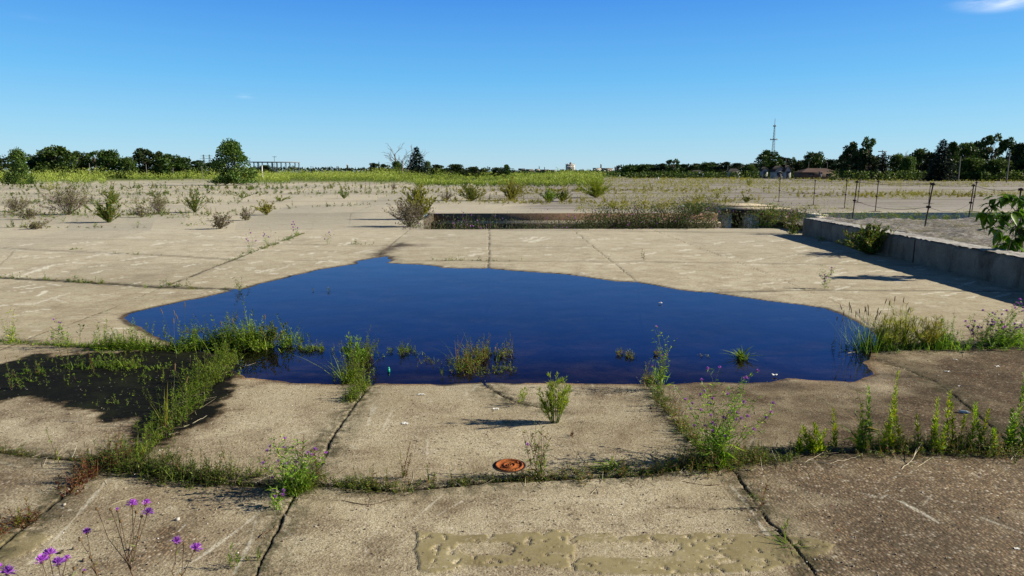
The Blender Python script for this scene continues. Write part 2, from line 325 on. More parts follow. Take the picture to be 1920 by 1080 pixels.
# ------------------------------------------------------------------ ground, one sheet from behind the camera to the horizon
PITX0, PITY0, PITY1 = -2.25, 19.75, 27.6        # the sunken pit beyond the slabs
def ground():
    d1 = 2048.0/np.arange(1500-325, 5, -1.75)
    d1 = d1[(d1 < PITY0-.04) | (d1 > PITY1+.05)]; d1 = np.concatenate([d1, [PITY0, PITY1]])
    d0 = np.array([-12, -6, -3, -1, 0.2, 1.0, 1.4]); d2 = np.geomspace(420, 9000, 40)
    ys = np.unique(np.concatenate([d0, d1, d2])); nu = 1150
    u = np.linspace(-1, 1, nu); W = np.where(ys > 1.0, .86*ys+1.3, 2.3+.0*ys)
    X = u[None, :]*W[:, None]; Y = np.repeat(ys[:, None], nu, 1)
    x = X.ravel(); y = Y.ravel(); N = len(x)
    fine = (vn(x, y, 6, 3)-.5); med = (vn(x+40, y, 1.1, 3)-.5)
    sdp = np.full(N, 9.0); k = (y < 15) & (y > 4) & (np.abs(x) < 14)
    sdp[k] = sdist(x[k], y[k], PUD2)+fine[k]*.07+med[k]*.03*np.minimum(y[k]/8, 1)
    z = np.where(sdp > 0, np.minimum(.012, sdp*.05), -np.minimum(.035, -sdp*.08))
    wet = np.where(sdp < 0, 1.0, .97*np.exp(-(np.maximum(sdp, 0)/(.006+.007*np.maximum(y, 1)*(.5+vn(x, y, 1.6, 2))))**4)+.45*np.exp(-np.maximum(sdp, 0)/(.02+.22*np.maximum(vn(x, y, .9, 2)-.45, 0)))*(sdp > 0)); wet = np.clip(wet, 0, 1)
    sdm = np.full(N, 9.0); k = (y < 8) & (y > 3.4) & (x < 0); sdm[k] = sdist(x[k], y[k], MUD[:, :2])+fine[k]*.30+med[k]*.22
    mud = ss(-sdm, -.20, .16)
    damp = PL([(672,492),(687,486),(712,470),(735,458),(752,456),(790,460),(756,464),(742,470),(730,478),(738,486)]); k = (y < 18) & (y > 10) & (np.abs(x) < 5)
    dd = np.full(N, 9.0); dd[k] = sdist(x[k], y[k], damp[:, :2])+fine[k]*.35; wet = np.maximum(wet, .95*ss(-dd, -.18, .22))
    rt = PL([(1600,650),(1640,668),(1665,690),(1640,715),(1560,722),(1440,724),(1560,716),(1600,690)]); k = (y < 9) & (y > 4) & (x > 1)
    dd = np.full(N, 9.0); dd[k] = sdist(x[k], y[k], rt[:, :2])+fine[k]*.2; wet = np.maximum(wet, .55*ss(-dd, -.25, .05))
    pa = np.zeros(N); k = (y < 3.6) & (y > 1.5); q = sdist(x[k], y[k], PAINT[:, :2])+fine[k]*.035+(vn(x[k], y[k], 40, 2)-.5)*.012; pa_ = ss(-q, -.004, .006)
    q = sdist(x[k], y[k], PAINT2[:, :2])+fine[k]*.06; pa_ = np.maximum(pa_, ss(-q, -.004, .01)*.8)
    for h in HOLES:
        q = sdist(x[k], y[k], h[:, :2])+fine[k]*.05+(vn(x[k], y[k], 45, 2)-.5)*.02; pa_ *= 1-ss(-q, -.003, .006)*.8
    pa_ *= 1-.9*ss(vn(x[k]+3, y[k], 30, 3), .66, .70)
    pa[k] = pa_; z = z+pa*.006
    jo = np.zeros(N); veg = np.zeros(N)
    for pl, w, st in JO:
        st0 = st
        p = PL(pl)[:, :2]; lo = p.min(0)-2; hi = p.max(0)+2
        k = (x > lo[0]) & (x < hi[0]) & (y > lo[1]) & (y < hi[1]) & (y < 130); xx = x[k]; yy = y[k]
        wob = (vn(xx+9, yy, 2.2, 2)-.5)*.05+(vn(xx, yy+7, 18, 2)-.5)*.022
        dd_ = np.abs(p[-1]-p[0]); lat = dd_[0] > dd_[1]; mn = np.where(lat, .62*yy*yy/1093, .42*yy/683); st = st*np.minimum(1, (w*1.1/mn))**.55
        d = np.abs(dseg(xx+wob, yy+wob*.7, p)); ww = np.maximum(w*(.55 if yy.min() < 6 and w < .021 else .8)*(.35+1.1*vn(xx+31, yy, 1.6, 2)), mn)
        brk = 1.0 if lat.all() else .25+.75*ss(vn(xx+77, yy, 3.3, 2), .30, .46)
        jo[k] = np.maximum(jo[k], st*brk*(1-ss(d, ww*.7, ww*1.35)))
        if st0 > .85: veg[k] = np.maximum(veg[k], np.exp(-(d/(.09+.05*vn(xx, yy, 3)))**2))
    z = z-jo*np.where(sdp < 0, .004, .009)
    agg = np.clip(ss(y, 7.2, 6.1)*(.35+.5*vn(x, y, .8, 2))+.55*ss(x-.62*y, -.5, .9)*ss(y, 9, 4.5), 0, 1)
    k = (y < 4) & (x > 1.2); agg[k] = np.clip(agg[k]+.38*ss(x[k]+.6*(3.4-y[k])+(vn(x[k], y[k], 3, 3)-.5)*1.2, .7, 2.0), 0, 1)
    # tint of each slab
    sx = np.floor((x+.2*np.sin(y))/2.35+.02); sy = np.digitize(y, [3.45, 6.2, 9.3, 12.3, 19.6, 23, 28, 36, 50, 70, 100])
    tint = _T[(sx*7+sy*31).astype(int) & 255, (sy*13+sx*3).astype(int) & 255]
    scr = np.zeros(N); rs = np.random.default_rng(17); ST = [([(45,517),(100,498),(148,492)], 1.2), ([(228,490),(262,484),(292,482)], .9), ([(0,575),(30,572),(54,572)], 1.3), ([(50,587),(75,583),(104,581)], .7), ([(60,573),(85,565),(130,551)], .5), ([(73,556),(84,548)], 1.2), ([(95,559),(120,569)], .4), ([(245,549),(330,552),(385,551)], .6),
        ([(0,870),(40,880)], .6), ([(60,1060),(120,1000),(230,872)], .8), ([(230,870),(260,850)], .5), ([(330,1080),(390,1040),(470,980),(490,960)], 1.4), ([(440,1080),(470,1020),(480,980)], 1.1), ([(768,985),(830,932),(835,926)], .55), ([(820,971),(867,944)], .6), ([(965,940),(1010,940)], .4), ([(690,1020),(715,985)], .6), ([(700,760),(690,800)], .6), ([(735,775),(715,815)], .5), ([(0,1010),(60,995)], .6), ([(1690,945),(1760,985)], 1.1), ([(1600,925),(1640,935)], .8), ([(1840,975),(1920,1005)], .9), ([(1370,915),(1400,950),(1440,1010)], 1.0)]
    for _ in range(520):
        a = rs.uniform(-50, 1960); b = rs.choice([rs.uniform(440, 560), rs.uniform(440, 650), rs.uniform(720, 1080)], p=[.5, .25, .25]); L_ = rs.uniform(4, 34)*(1.0 if b < 650 else .8); an_ = rs.normal()*.10-.10 if b < 650 else rs.normal()*.8; ST.append(([(a, b), (a+L_*math.cos(an_), b+L_*math.sin(an_))], rs.uniform(.25, 1.0)*(1 if b < 650 else .6)))
    for pl, st_ in ST:
        p = PL(pl)[:, :2]; d_ = p[:, 1].mean(); wd = (.0035+.0016*d_)*st_+.0002*d_*d_; st_ = st_ if d_ > 5.6 else st_*.42-.25; lo = p.min(0)-wd*3; hi = p.max(0)+wd*3; r0, r1 = np.searchsorted(ys, [lo[1], hi[1]]); sl = slice(r0*nu, (r1+1)*nu); xx = x[sl]; yy = y[sl]; k = np.nonzero((xx > lo[0]) & (xx < hi[0]))[0]
        if len(k) == 0: continue
        xx = xx[k]; yy = yy[k]; d = dseg(xx, yy, p)+(vn(xx, yy, 14, 2)-.5)*wd*2.0; scr[r0*nu+k] = np.maximum(scr[r0*nu+k], max(.06, min(1, .45+.5*st_))*(1-ss(d, wd*.4, wd*1.1)))
    dirt_shade = np.zeros(N); k = (y < 8) & (y > 3) & (x > -1)  # dirt on the right hand slab, painted shade on the middle one
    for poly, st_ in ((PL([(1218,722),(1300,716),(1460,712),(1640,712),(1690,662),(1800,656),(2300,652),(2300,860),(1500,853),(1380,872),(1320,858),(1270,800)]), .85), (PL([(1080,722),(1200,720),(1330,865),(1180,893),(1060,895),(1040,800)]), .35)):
        q = sdist(x[k], y[k], poly[:, :2])+(vn(x[k], y[k], 1.7, 4)-.5)*.9; dirt_shade[k] = np.maximum(dirt_shade[k], st_*ss(-q, -.12, .30))
    shal = ss(y+(vn(x, y, 1.0, 3)-.5)*.9, 6.75, 5.55)
    # grassy earth far off, gravelly field to the right
    ang = x/np.maximum(y, .1)
    grass = ss(y, 112, 150)*(1-ss(ang, .10, .2))+ss(y, 220, 300); grass = np.clip(grass-.6*ss(vn(x, y, .03, 3), .55, .65)*(y < 220), 0, 1)
    grav = ss(y, 27, 31)*ss(ang+(vn(x, y, .2, 2)-.5)*.15, -.02, .06)
    V = np.c_[x, y, z]; g = G()
    nr = len(ys); i, j = np.meshgrid(np.arange(nr-1), np.arange(nu-1), indexing='ij'); i = i.ravel(); j = j.ravel()
    f = np.c_[i*nu+j, i*nu+j+1, (i+1)*nu+j+1, (i+1)*nu+j]
    cx = x[f].mean(1); cy = y[f].mean(1)
    hole = (cy > PITY0) & (cy < PITY1) & (cx > PITX0)
    lid = (cy >= PITY1) & (cy < 33.6) & (cx > 9.3) & (cx < 12.9)
    f = f[~(hole | lid)]
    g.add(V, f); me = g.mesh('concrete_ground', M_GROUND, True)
    for nm, a in (('wet', wet), ('mud', mud), ('paint', pa), ('joint', jo), ('veg', veg), ('agg', agg), ('tint', tint), ('grass', grass), ('grav', grav), ('dirt_shade', dirt_shade), ('shal', shal), ('scrape', scr)):
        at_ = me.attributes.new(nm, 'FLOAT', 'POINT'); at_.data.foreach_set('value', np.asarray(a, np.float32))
    o = link('ground', me); tag(o, kind='structure')

def ground_mat():
    m, t = newmat('ground_concrete'); k = NT(t); p = k.pos()
    big = k.noise(p, .45, 6, .6); med = k.noise(p, 3.0, 6, .65); fin = k.noise(p, 38, 5, .7); grn = k.noise(p, 190, 3, .7)
    tint = k.attr('tint'); dist_ = k.n('ShaderNodeVectorMath', operation='LENGTH'); k.set(dist_.inputs[0], p)
    c = k.ramp(k.math('ADD', k.math('MULTIPLY', big, .72), k.math('MULTIPLY', tint, .28)), [(.25, (.37, .325, .225)), (.5, (.46, .41, .29)), (.75, (.56, .505, .38))])
    c = k.mix(k.mr(med, .38, .66, 0, .7), c, (.30, .235, .15), 'MIX'); c = k.mix(k.mr(k.noise(p, .8, 7, .72), .52, .66, 0, .5), c, (.20, .155, .105))
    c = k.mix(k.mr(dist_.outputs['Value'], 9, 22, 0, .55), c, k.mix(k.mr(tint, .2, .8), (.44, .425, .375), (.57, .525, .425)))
    # long pale scrapes and worn patches, lying mostly sideways
    st = k.noise(k.scale(p, (.8, 3.8, 1)), 1.6, 7, .68, 1.5); c = k.mix(k.mr(st, .60, .70, 0, .55), c, (.60, .55, .47))
    st2 = k.noise(k.scale(p, (1.2, 7, 1)), .9, 6, .7, .8); c = k.mix(k.mr(st2, .60, .72, 0, .5), c, (.26, .21, .155))
    # thin scratches
    rot = k.n('ShaderNodeMapping'); k.set(rot.inputs[0], p); rot.inputs['Rotation'].default_value = (0, 0, .55); rot.inputs['Scale'].default_value = (1.0, 34, 1)
    sc = k.noise(rot.outputs[0], 1.4, 3, .5, .3); c = k.mix(k.math('MULTIPLY', k.mr(sc, .66, .69, 0, .75), k.mr(big, .45, .55)), c, (.68, .65, .57))
    rt2 = k.n('ShaderNodeMapping'); k.set(rt2.inputs[0], p); rt2.inputs['Rotation'].default_value = (0, 0, -1.15); rt2.inputs['Scale'].default_value = (1.4, 40, 1); rt2.inputs['Location'].default_value = (3, 5, 0)
    sc2 = k.noise(rt2.outputs[0], 1.1, 2, .5, .2); c = k.mix(k.math('MULTIPLY', k.mr(sc2, .66, .69, 0, .7), k.mr(med, .45, .55)), c, (.66, .62, .54))
    sc3 = k.noise(k.scale(p, (1.5, 5, 1)), 3, 3, .6, .6); c = k.mix(k.mr(sc3, .66, .69, 0, .7), c, (.68, .64, .56)); c = k.mix(k.mr(sc3, .34, .30, 0, .5), c, (.16, .125, .085))
    c = k.mix(1, c, k.ramp(fin, [(.3, (.72, .70, .67)), (.55, (1, 1, 1)), (.75, (1.12, 1.12, 1.12))]), 'MULTIPLY')
    # exposed pebbles
    vo = k.n('ShaderNodeTexVoronoi'); k.set(vo.inputs['Vector'], p); vo.inputs['Scale'].default_value = 62; sp = k.n('ShaderNodeSeparateColor'); k.set(sp.inputs[0], vo.outputs['Color'])
    peb = k.ramp(sp.outputs[0], [(0, (.06, .045, .032)), (.3, (.18, .125, .08)), (.6, (.21, .155, .10)), (.88, (.31, .25, .18)), (.985, (.47, .43, .37)), (1, (.2, .07, .035))])
    peb = k.mix(k.mr(vo.outputs['Distance'], .3, .65, 0, .75), peb, (.08, .062, .045))
    vo2 = k.n('ShaderNodeTexVoronoi'); k.set(vo2.inputs['Vector'], p); vo2.inputs['Scale'].default_value = 230; sp2 = k.n('ShaderNodeSeparateColor'); k.set(sp2.inputs[0], vo2.outputs['Color'])
    sandc = k.ramp(sp2.outputs[1], [(0, (.04, .03, .02)), (.2, (.22, .18, .12)), (.6, (.44, .38, .265)), (.92, (.60, .545, .42)), (1, (.74, .70, .62))])
    agg = k.attr('agg'); an = k.math('ADD', agg, k.mr(med, .3, .7, -.25, .25))
    c = k.mix(k.mr(an, .05, .45, 0, .85), c, k.mix(.22, k.mix(1, sandc, k.mix(k.mr(k.noise(p, 1.1, 6, .7), .4, .62), (1.10, 1.08, 1.03), (.70, .64, .56)), 'MULTIPLY'), c)); c = k.mix(k.mr(an, .55, .95, 0, .92), c, k.mix(1, peb, k.mix(k.mr(k.noise(p, 1.3, 7, .75), .38, .62), (.62, .58, .54), (1.25, 1.2, 1.12)), 'MULTIPLY'))
    c = k.mix(k.math('MULTIPLY', k.attr('scrape'), k.mr(fin, .3, .6, .35, .95)), c, (.70, .67, .57))
    # dirtier slabs, plus shade painted into the middle slab's colour
    c = k.mix(k.math('MULTIPLY', k.attr('dirt_shade'), k.mr(k.noise(p, 5, 6, .7), .3, .6, .45, 1)), c, k.mix(1, c, (.40, .36, .31), 'MULTIPLY'))
    # rusty tints
    ru = k.noise(p, 1.9, 6, .75); c = k.mix(k.math('MULTIPLY', k.mr(ru, .62, .74, 0, .5), k.mr(fin, .4, .6)), c, (.30, .12, .05))
    # pits and dark crumbs
    pt = k.noise(p, 42, 2, .5); c = k.mix(k.math('MULTIPLY', k.mr(pt, .64, .70, 0, .85), k.mr(big, .35, .6, .45, 1)), c, (.04, .033, .027))
    # gravel field
    gv = k.noise(p, 7, 8, .8); gc = k.ramp(gv, [(.3, (.16, .145, .125)), (.5, (.33, .30, .27)), (.7, (.47, .44, .40))])
    ln = k.noise(k.scale(p, (.03, .55, 1)), 1, 5, .7); gc = k.mix(k.mr(ln, .5, .62, 0, .75), gc, (.17, .14, .125)); ln2 = k.noise(k.scale(p, (.006, .07, 1)), 1, 6, .75); gc = k.mix(k.mr(ln2, .48, .58, 0, .7), gc, (.15, .125, .11)); gc = k.mix(k.mr(ln2, .40, .34, 0, .6), gc, (.50, .46, .41))
    gm = k.noise(p, .55, 7, .75); gc = k.mix(k.mr(gm, .52, .66, 0, .65), gc, (.17, .20, .05)); c = k.mix(k.attr('grav'), c, gc)
    gr = k.noise(p, .25, 8, .8); c = k.mix(k.attr('grass'), c, k.ramp(gr, [(.3, (.06, .09, .02)), (.55, (.15, .18, .035)), (.75, (.28, .26, .12))]))
    # painted, trowelled patch
    pc = k.ramp(k.noise(p, 7, 5, .6), [(.3, (.20, .162, .075)), (.6, (.29, .245, .125)), (.8, (.40, .355, .22))])
    c = k.mix(k.math('MULTIPLY', k.attr('paint'), k.math('MULTIPLY', k.mr(fin, .36, .44, .25, .93), k.mr(k.noise(p, 11, 6, .75), .36, .44, .2, 1))), c, k.mix(k.mr(pt, .66, .70, 0, .6), pc, (.06, .05, .035)))
    # earth and moss beside the open joints, the joints themselves
    vg = k.math('MULTIPLY', k.attr('veg'), k.mr(k.noise(p, 14, 5, .7), .38, .6)); c = k.mix(k.math('MULTIPLY', vg, .9), c, k.ramp(fin, [(.35, (.018, .016, .010)), (.6, (.05, .05, .02)), (.75, (.12, .10, .07))]))
    c = k.mix(k.math('MULTIPLY', k.attr('joint'), k.mr(k.noise(p, 9, 4), .3, .5, .55, 1)), c, (.022, .019, .013))
    # black algae crust with pale grit
    mud = k.attr('mud'); mc = k.ramp(fin, [(.3, (.002, .002, .0015)), (.55, (.004, .0045, .0025)), (.75, (.009, .012, .004))]); mc = k.mix(k.mr(pt, .72, .76, 0, .8), mc, (.5, .47, .42))
    mc = k.mix(k.mr(med, .60, .75, 0, .25), mc, (.04, .03, .02)); mm = k.math('ADD', mud, k.mr(k.noise(p, 9, 7, .75), .3, .7, -.28, .28)); c = k.mix(k.mr(mm, .12, .45, 0, .8), c, k.mix(1, c, (.34, .28, .20), 'MULTIPLY')); mc = k.mix(k.mr(k.noise(p, 2.4, 6, .75), .50, .64, 0, .55), mc, (.018, .022, .007)); c = k.mix(k.mr(mm, .32, .58, 0, 1), c, mc)
    wet = k.attr('wet')
    wc = k.mix(k.attr('shal'), k.mix(1, c, (.46, .38, .31), 'MULTIPLY'), k.mix(1, c, (1.05, .84, .66), 'MULTIPLY')); wc = k.mix(k.mr(k.noise(p, 2.3, 8, .78), .40, .60, .98, .10), wc, k.mix(k.attr('shal'), (.012, .010, .009), (.045, .034, .026))); c = k.mix(wet, c, wc)
    h = k.math('ADD', k.math('MULTIPLY', fin, .6), k.math('MULTIPLY', grn, .5)); h = k.math('ADD', h, k.math('MULTIPLY', k.mr(vo.outputs['Distance'], 0, .6, 1, 0), k.mr(an, .4, .9, 0, 1.2)))
    h = k.math('MULTIPLY', h, k.mr(k.attr('paint'), 0, 1, 1, .25)); h = k.math('SUBTRACT', h, k.mr(pt, .68, .76, 0, .8))
    k.out(c, k.math('SUBTRACT', .92, k.math('ADD', k.math('MULTIPLY', wet, .25), k.math('MULTIPLY', k.attr('paint'), .35))), k.bump(h, .5, .005), .12); return m
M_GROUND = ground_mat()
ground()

def water():
    m, t = newmat('water'); k = NT(t); p = k.pos()
    nb = k.bump(k.noise(k.scale(p, (1, 1.6, 1)), 3.5, 3, .5), .05, .004)
    gl = k.n('ShaderNodeBsdfGlossy'); gl.inputs['Roughness'].default_value = .02; k.set(gl.inputs['Normal'], nb)
    k.set(gl.inputs['Color'], (.62, .58, .82))
    tr = k.n('ShaderNodeBsdfTransparent'); k.set(tr.inputs['Color'], (.92, .90, .87))
    fr = k.n('ShaderNodeFresnel'); fr.inputs['IOR'].default_value = 1.333; k.set(fr.inputs['Normal'], nb)
    # a thin film of silt and algae dulls the mirror here and there
    fl = k.noise(k.scale(p, (.7, 1.4, 1)), 1.5, 7, .7)
    mx = k.n('ShaderNodeMixShader'); k.set(mx.inputs[0], k.math('MULTIPLY', fr.outputs[0], k.mr(fl, .35, .7, 1.0, .88))); t.links.new(tr.outputs[0], mx.inputs[1]); t.links.new(gl.outputs[0], mx.inputs[2])
    k.out(None, shader=mx.outputs[0])
    c = PUD2.mean(0); n = len(PUD2); out = []
    for i in range(n):                        # grow the outline a little: the shore is where the concrete rises through it
        a = PUD2[i-1]; b = PUD2[(i+1) % n]; d = b-a; nn = np.array([-d[1], d[0]])/np.linalg.norm(d)
        q = PUD2[i]+nn*.13
        out.append(q if not inside(np.array([q[0]]), np.array([q[1]]), PUD2)[0] else PUD2[i]-nn*.13)
    import bmesh
    bm = bmesh.new(); f = bm.faces.new([bm.verts.new((float(q[0]), float(q[1]), 0)) for q in out]); bmesh.ops.triangulate(bm, faces=[f]); bmesh.ops.recalc_face_normals(bm, faces=bm.faces[:])
    for f in bm.faces:
        if f.normal.z < 0: f.normal_flip()
    me = bpy.data.meshes.new('water'); bm.to_mesh(me); bm.free(); me.materials.append(m); tag(link('water', me), kind='structure')
water()

# ------------------------------------------------------------------ pit, walls, lids
def conc(name, a, b, scale=1.0, stain=(.10, .08, .06), sp=.5):
    m, t = newmat(name); k = NT(t); p = k.pos()
    c = k.ramp(k.noise(p, 1.3*scale, 7, .65), [(.3, a), (.7, b)])
    v = k.noise(k.scale(p, (1.3, 1.3, .55)), 1.7, 7, .72); c = k.mix(k.mr(v, .5, .68, 0, sp), c, stain)
    f = k.noise(p, 40, 4, .7); c = k.mix(1, c, k.ramp(f, [(.3, (.75, .74, .72)), (.7, (1.1, 1.1, 1.1))]), 'MULTIPLY'); k.out(c, .9, k.bump(f, .6, .01), .2); return m
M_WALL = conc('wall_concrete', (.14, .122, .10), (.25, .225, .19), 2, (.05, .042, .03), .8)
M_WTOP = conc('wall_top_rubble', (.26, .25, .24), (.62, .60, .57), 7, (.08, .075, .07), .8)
M_BRICK = conc('red_face', (.21, .125, .08), (.30, .185, .12), 2)
M_PALE = conc('painted_wall', (.46, .42, .36), (.80, .75, .66), 3, (.07, .055, .045), .9)
M_DARKENED = conc('darkened_face', (.07, .055, .04), (.12, .095, .07), 1); M_PIT = conc('pit_concrete', (.36, .30, .22), (.46, .40, .31), 1)  # dark brown face; on the ledge front it stands for shade
def rough_block(g, A, B, th, z0, z1, nseg, amp, rng, side=1):
    """a long wall from A to B with thickness th to one side, worn edges"""
    A = np.array(A, float); B = np.array(B, float); d = (B-A)/np.linalg.norm(B-A); nrm = np.array([d[1], -d[0]])*side
    rows = []; nt = 5
    for i in range(nseg+1):
        c = A+(B-A)*i/nseg; u_ = np.array([c[0]*0+i*.21]); w_ = (vn(u_, u_*0+3, 1, 4)[0]-.5)*2; w2 = max(0., vn(u_, u_*0+9, .8, 3)[0]-.62)*.35; j = lambda s=amp: rng.normal()*s*.35
        prof = [(w_*.006, z0), (w_*.006, z1-.03-w2), (.02+abs(w_)*amp+w2*.8, z1+j(amp*.4))]
        prof += [(th*q/nt, z1+j(amp*.7)) for q in range(1, nt)]
        prof += [(th, z1+j(amp*.4)), (th, z0)]
        rows.append([[c[0]+nrm[0]*a, c[1]+nrm[1]*a, z] for a, z in prof])
    v = np.array(rows); n = v.shape[1]
    i, j = np.meshgrid(np.arange(nseg), np.arange(n-1), indexing='ij'); i = i.ravel(); j = j.ravel()
    g.add(v.reshape(-1, 3), np.c_[i*n+j, (i+1)*n+j, (i+1)*n+j+1, i*n+j+1])
    g.add(v[0], [[0, 1, n-2, n-1], [1, 2, 3, 4], ]); g.add(v[-1], [[0, 1, n-2, n-1], [1, 2, 3, 4]])
    return v
wr = np.random.default_rng(3)
WA = P(1504, 441)[:2]; WB = P(1930, 549)[:2]; WB = WA+(WB-WA)*1.75
rw = thing('retaining_wall', 'low grey concrete retaining wall on the right, running from the pit towards the camera', 'wall', (0, 0, 0))
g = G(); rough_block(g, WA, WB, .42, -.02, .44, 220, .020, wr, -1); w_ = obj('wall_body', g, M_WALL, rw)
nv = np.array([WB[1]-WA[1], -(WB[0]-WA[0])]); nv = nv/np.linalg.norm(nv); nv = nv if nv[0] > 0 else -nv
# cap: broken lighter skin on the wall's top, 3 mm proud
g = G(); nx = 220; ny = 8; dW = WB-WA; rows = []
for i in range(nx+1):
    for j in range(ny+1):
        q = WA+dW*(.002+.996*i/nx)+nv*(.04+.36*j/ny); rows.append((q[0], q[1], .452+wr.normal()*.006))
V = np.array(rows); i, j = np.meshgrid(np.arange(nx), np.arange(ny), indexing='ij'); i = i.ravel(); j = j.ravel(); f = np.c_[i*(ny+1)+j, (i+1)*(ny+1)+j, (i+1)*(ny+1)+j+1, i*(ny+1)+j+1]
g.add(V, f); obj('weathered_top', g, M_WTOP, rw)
# vertical construction joints
for q in (.37,):
    c = WA+dW*q; g = G(); g.box((c[0]-.006, c[1]-.012, .0), (c[0]+.004, c[1]+.012, .43)); obj('wall_joint', g, RUSTY, rw)

# rubble fill behind the retaining wall (a raised bed), one sheet
def rubble():
    far = 21.3; nx = 160; ny = 200; V = []
    b0 = WA+nv*.42; b1 = WB+nv*.42
    for j in range(ny+1):
        y = b1[1]+(far-b1[1])*j/ny
        t = (y-b0[1])/(b1[1]-b0[1]); xl = b0[0]+(b1[0]-b0[0])*t if t > 0 else b0[0]
        for i in range(nx+1):
            s = (i/nx)**1.7; V.append((xl+s*34, y, .30))
    V = np.array(V); n = vn(V[:, 0], V[:, 1], 2.2, 4); V[:, 2] += -.12+(n-.5)*.22+(vn(V[:, 0], V[:, 1], 9, 2)-.5)*.06
    edge = ss(V[:, 1], far-.4, far); V[:, 2] -= edge*.9
    i, j = np.meshgrid(np.arange(nx), np.arange(ny), indexing='ij'); i = i.ravel(); j = j.ravel(); w = nx+1
    g = G(); g.add(V, np.c_[j*w+i, j*w+i+1, (j+1)*w+i+1, (j+1)*w+i])
    m, t = newmat('rubble_fill'); k = NT(t); p = k.pos()
    c = k.ramp(k.noise(p, 9, 8, .8), [(.32, (.05, .045, .04)), (.48, (.20, .18, .16)), (.62, (.42, .40, .38)), (.75, (.60, .60, .62))])
    c = k.mix(k.mr(k.noise(p, .9, 6, .7), .48, .6, 0, .7), c, (.13, .12, .05)); k.out(c, .95, k.bump(k.noise(p, 22, 5, .8), 1, .05)); 
    tag(obj('rubble_bed', g, m, smooth=False), kind='structure')
rubble()

pit = thing('concrete_pit', 'long sunken concrete pit cut into the floor beyond the puddle, brown stepped far side', 'pit', (0, 0, 0))
x1 = 60.0
g = G(); g.box((PITX0-.3, PITY0, -1.2), (x1, PITY1+.3, -1.1)); obj('pit_floor', g, M_PIT, pit)
g = G(); g.box((PITX0, PITY0-.20, -1.1), (WA[0]-.02, PITY0+.003, -.004)); obj('near_wall', g, M_PIT, pit)
g = G(); rough_block(g, (PITX0-.02, PITY1+.25), (8.76, PITY1+.25), .0, 0, 0, 1, 0, wr) if False else g.box((PITX0-.2, PITY1-.02, -1.1), (9.31, PITY1+.14, .006)); obj('far_wall', g, M_BRICK, pit)
g = G(); g.box((PITX0-.14, PITY0, -1.1), (PITX0+.03, PITY1-.023, .005)); obj('side_wall', g, M_DARKENED, pit)
g = G(); g.box((PITX0+.03, PITY1-1.35, -1.1), (9.0, PITY1-.023, -.27)); obj('ledge', g, M_PIT, pit); g = G(); g.box((PITX0+.03, PITY1-1.354, -1.1), (9.0, PITY1-1.351, -.30)); obj('ledge_face_shade', g, M_DARKENED, pit)  # thin dark sheet on the ledge front: its shade put into the colour
g = G(); g.box((12.9, PITY1-.02, -1.1), (x1, PITY1+.16, .008)); obj('pale_far_wall', g, M_PALE, pit)
# covered bay: back and cheeks of the recess under the lids
g = G(); g.box((9.3, 33.4, -1.1), (12.9, 33.62, -.003)); g.box((9.17, PITY1+.14, -1.1), (9.3, 33.62, -.003)); g.box((12.9, PITY1+.16, -1.1), (13.03, 33.62, -.003)); g.box((9.3, PITY1, -1.2), (12.9, 33.4, -1.09)); obj('bay_wall', g, M_WALL, pit)
for (a, b, lab, tk) in (((9.75, 30.8), (13.1, 33.75), 'long thin concrete lid slab lying over the far half of the pit bay', .12), ((9.55, 27.9), (12.75, 30.2), 'nearer concrete lid slab with a dark rusted edge over the pit bay', .12)):
    t_ = thing('lid_slab', lab, 'slab', ((a[0]+b[0])/2, (a[1]+b[1])/2, 0), group='lid slabs over the pit')
    cx, cy = (a[0]+b[0])/2, (a[1]+b[1])/2
    g = G(); g.box((a[0]-cx, a[1]-cy+.05, .012), (b[0]-cx, b[1]-cy, .012+tk)); obj('slab', g, M_PIT, t_)
    g = G(); g.box((a[0]-cx, a[1]-cy-.0, .0), (b[0]-cx, a[1]-cy+.05, .02+tk)); obj('edge_beam', g, RUSTY, t_)
for i, (x, lab) in enumerate(((9.9, 'pale concrete pier at the left under the lid slabs'), (11.0, 'pale concrete pier in the middle under the lid slabs'), (12.2, 'broad pale concrete pier at the right under the lid slabs'))):
    g = G(); g.box((x-.24-.06*i, 28.3, -1.09), (x+.24+.06*i, 28.6, -.06)); g.box((x-.3-.06*i, 28.25, -.06), (x+.3+.06*i, 28.65, .0)); tag(obj('concrete_pier', g, M_PALE), lab, 'pier', 'piers under the lid slabs')
g = G(); g.box((12.62, 26.5, -1.1), (13.3, PITY1-.03, -.05)); g.box((12.60, 26.48, -.05), (13.32, PITY1-.03, .004)); tag(obj('pier_block', g, M_PALE), 'whitewashed concrete block standing in the pit beside the end of the retaining wall', 'block')

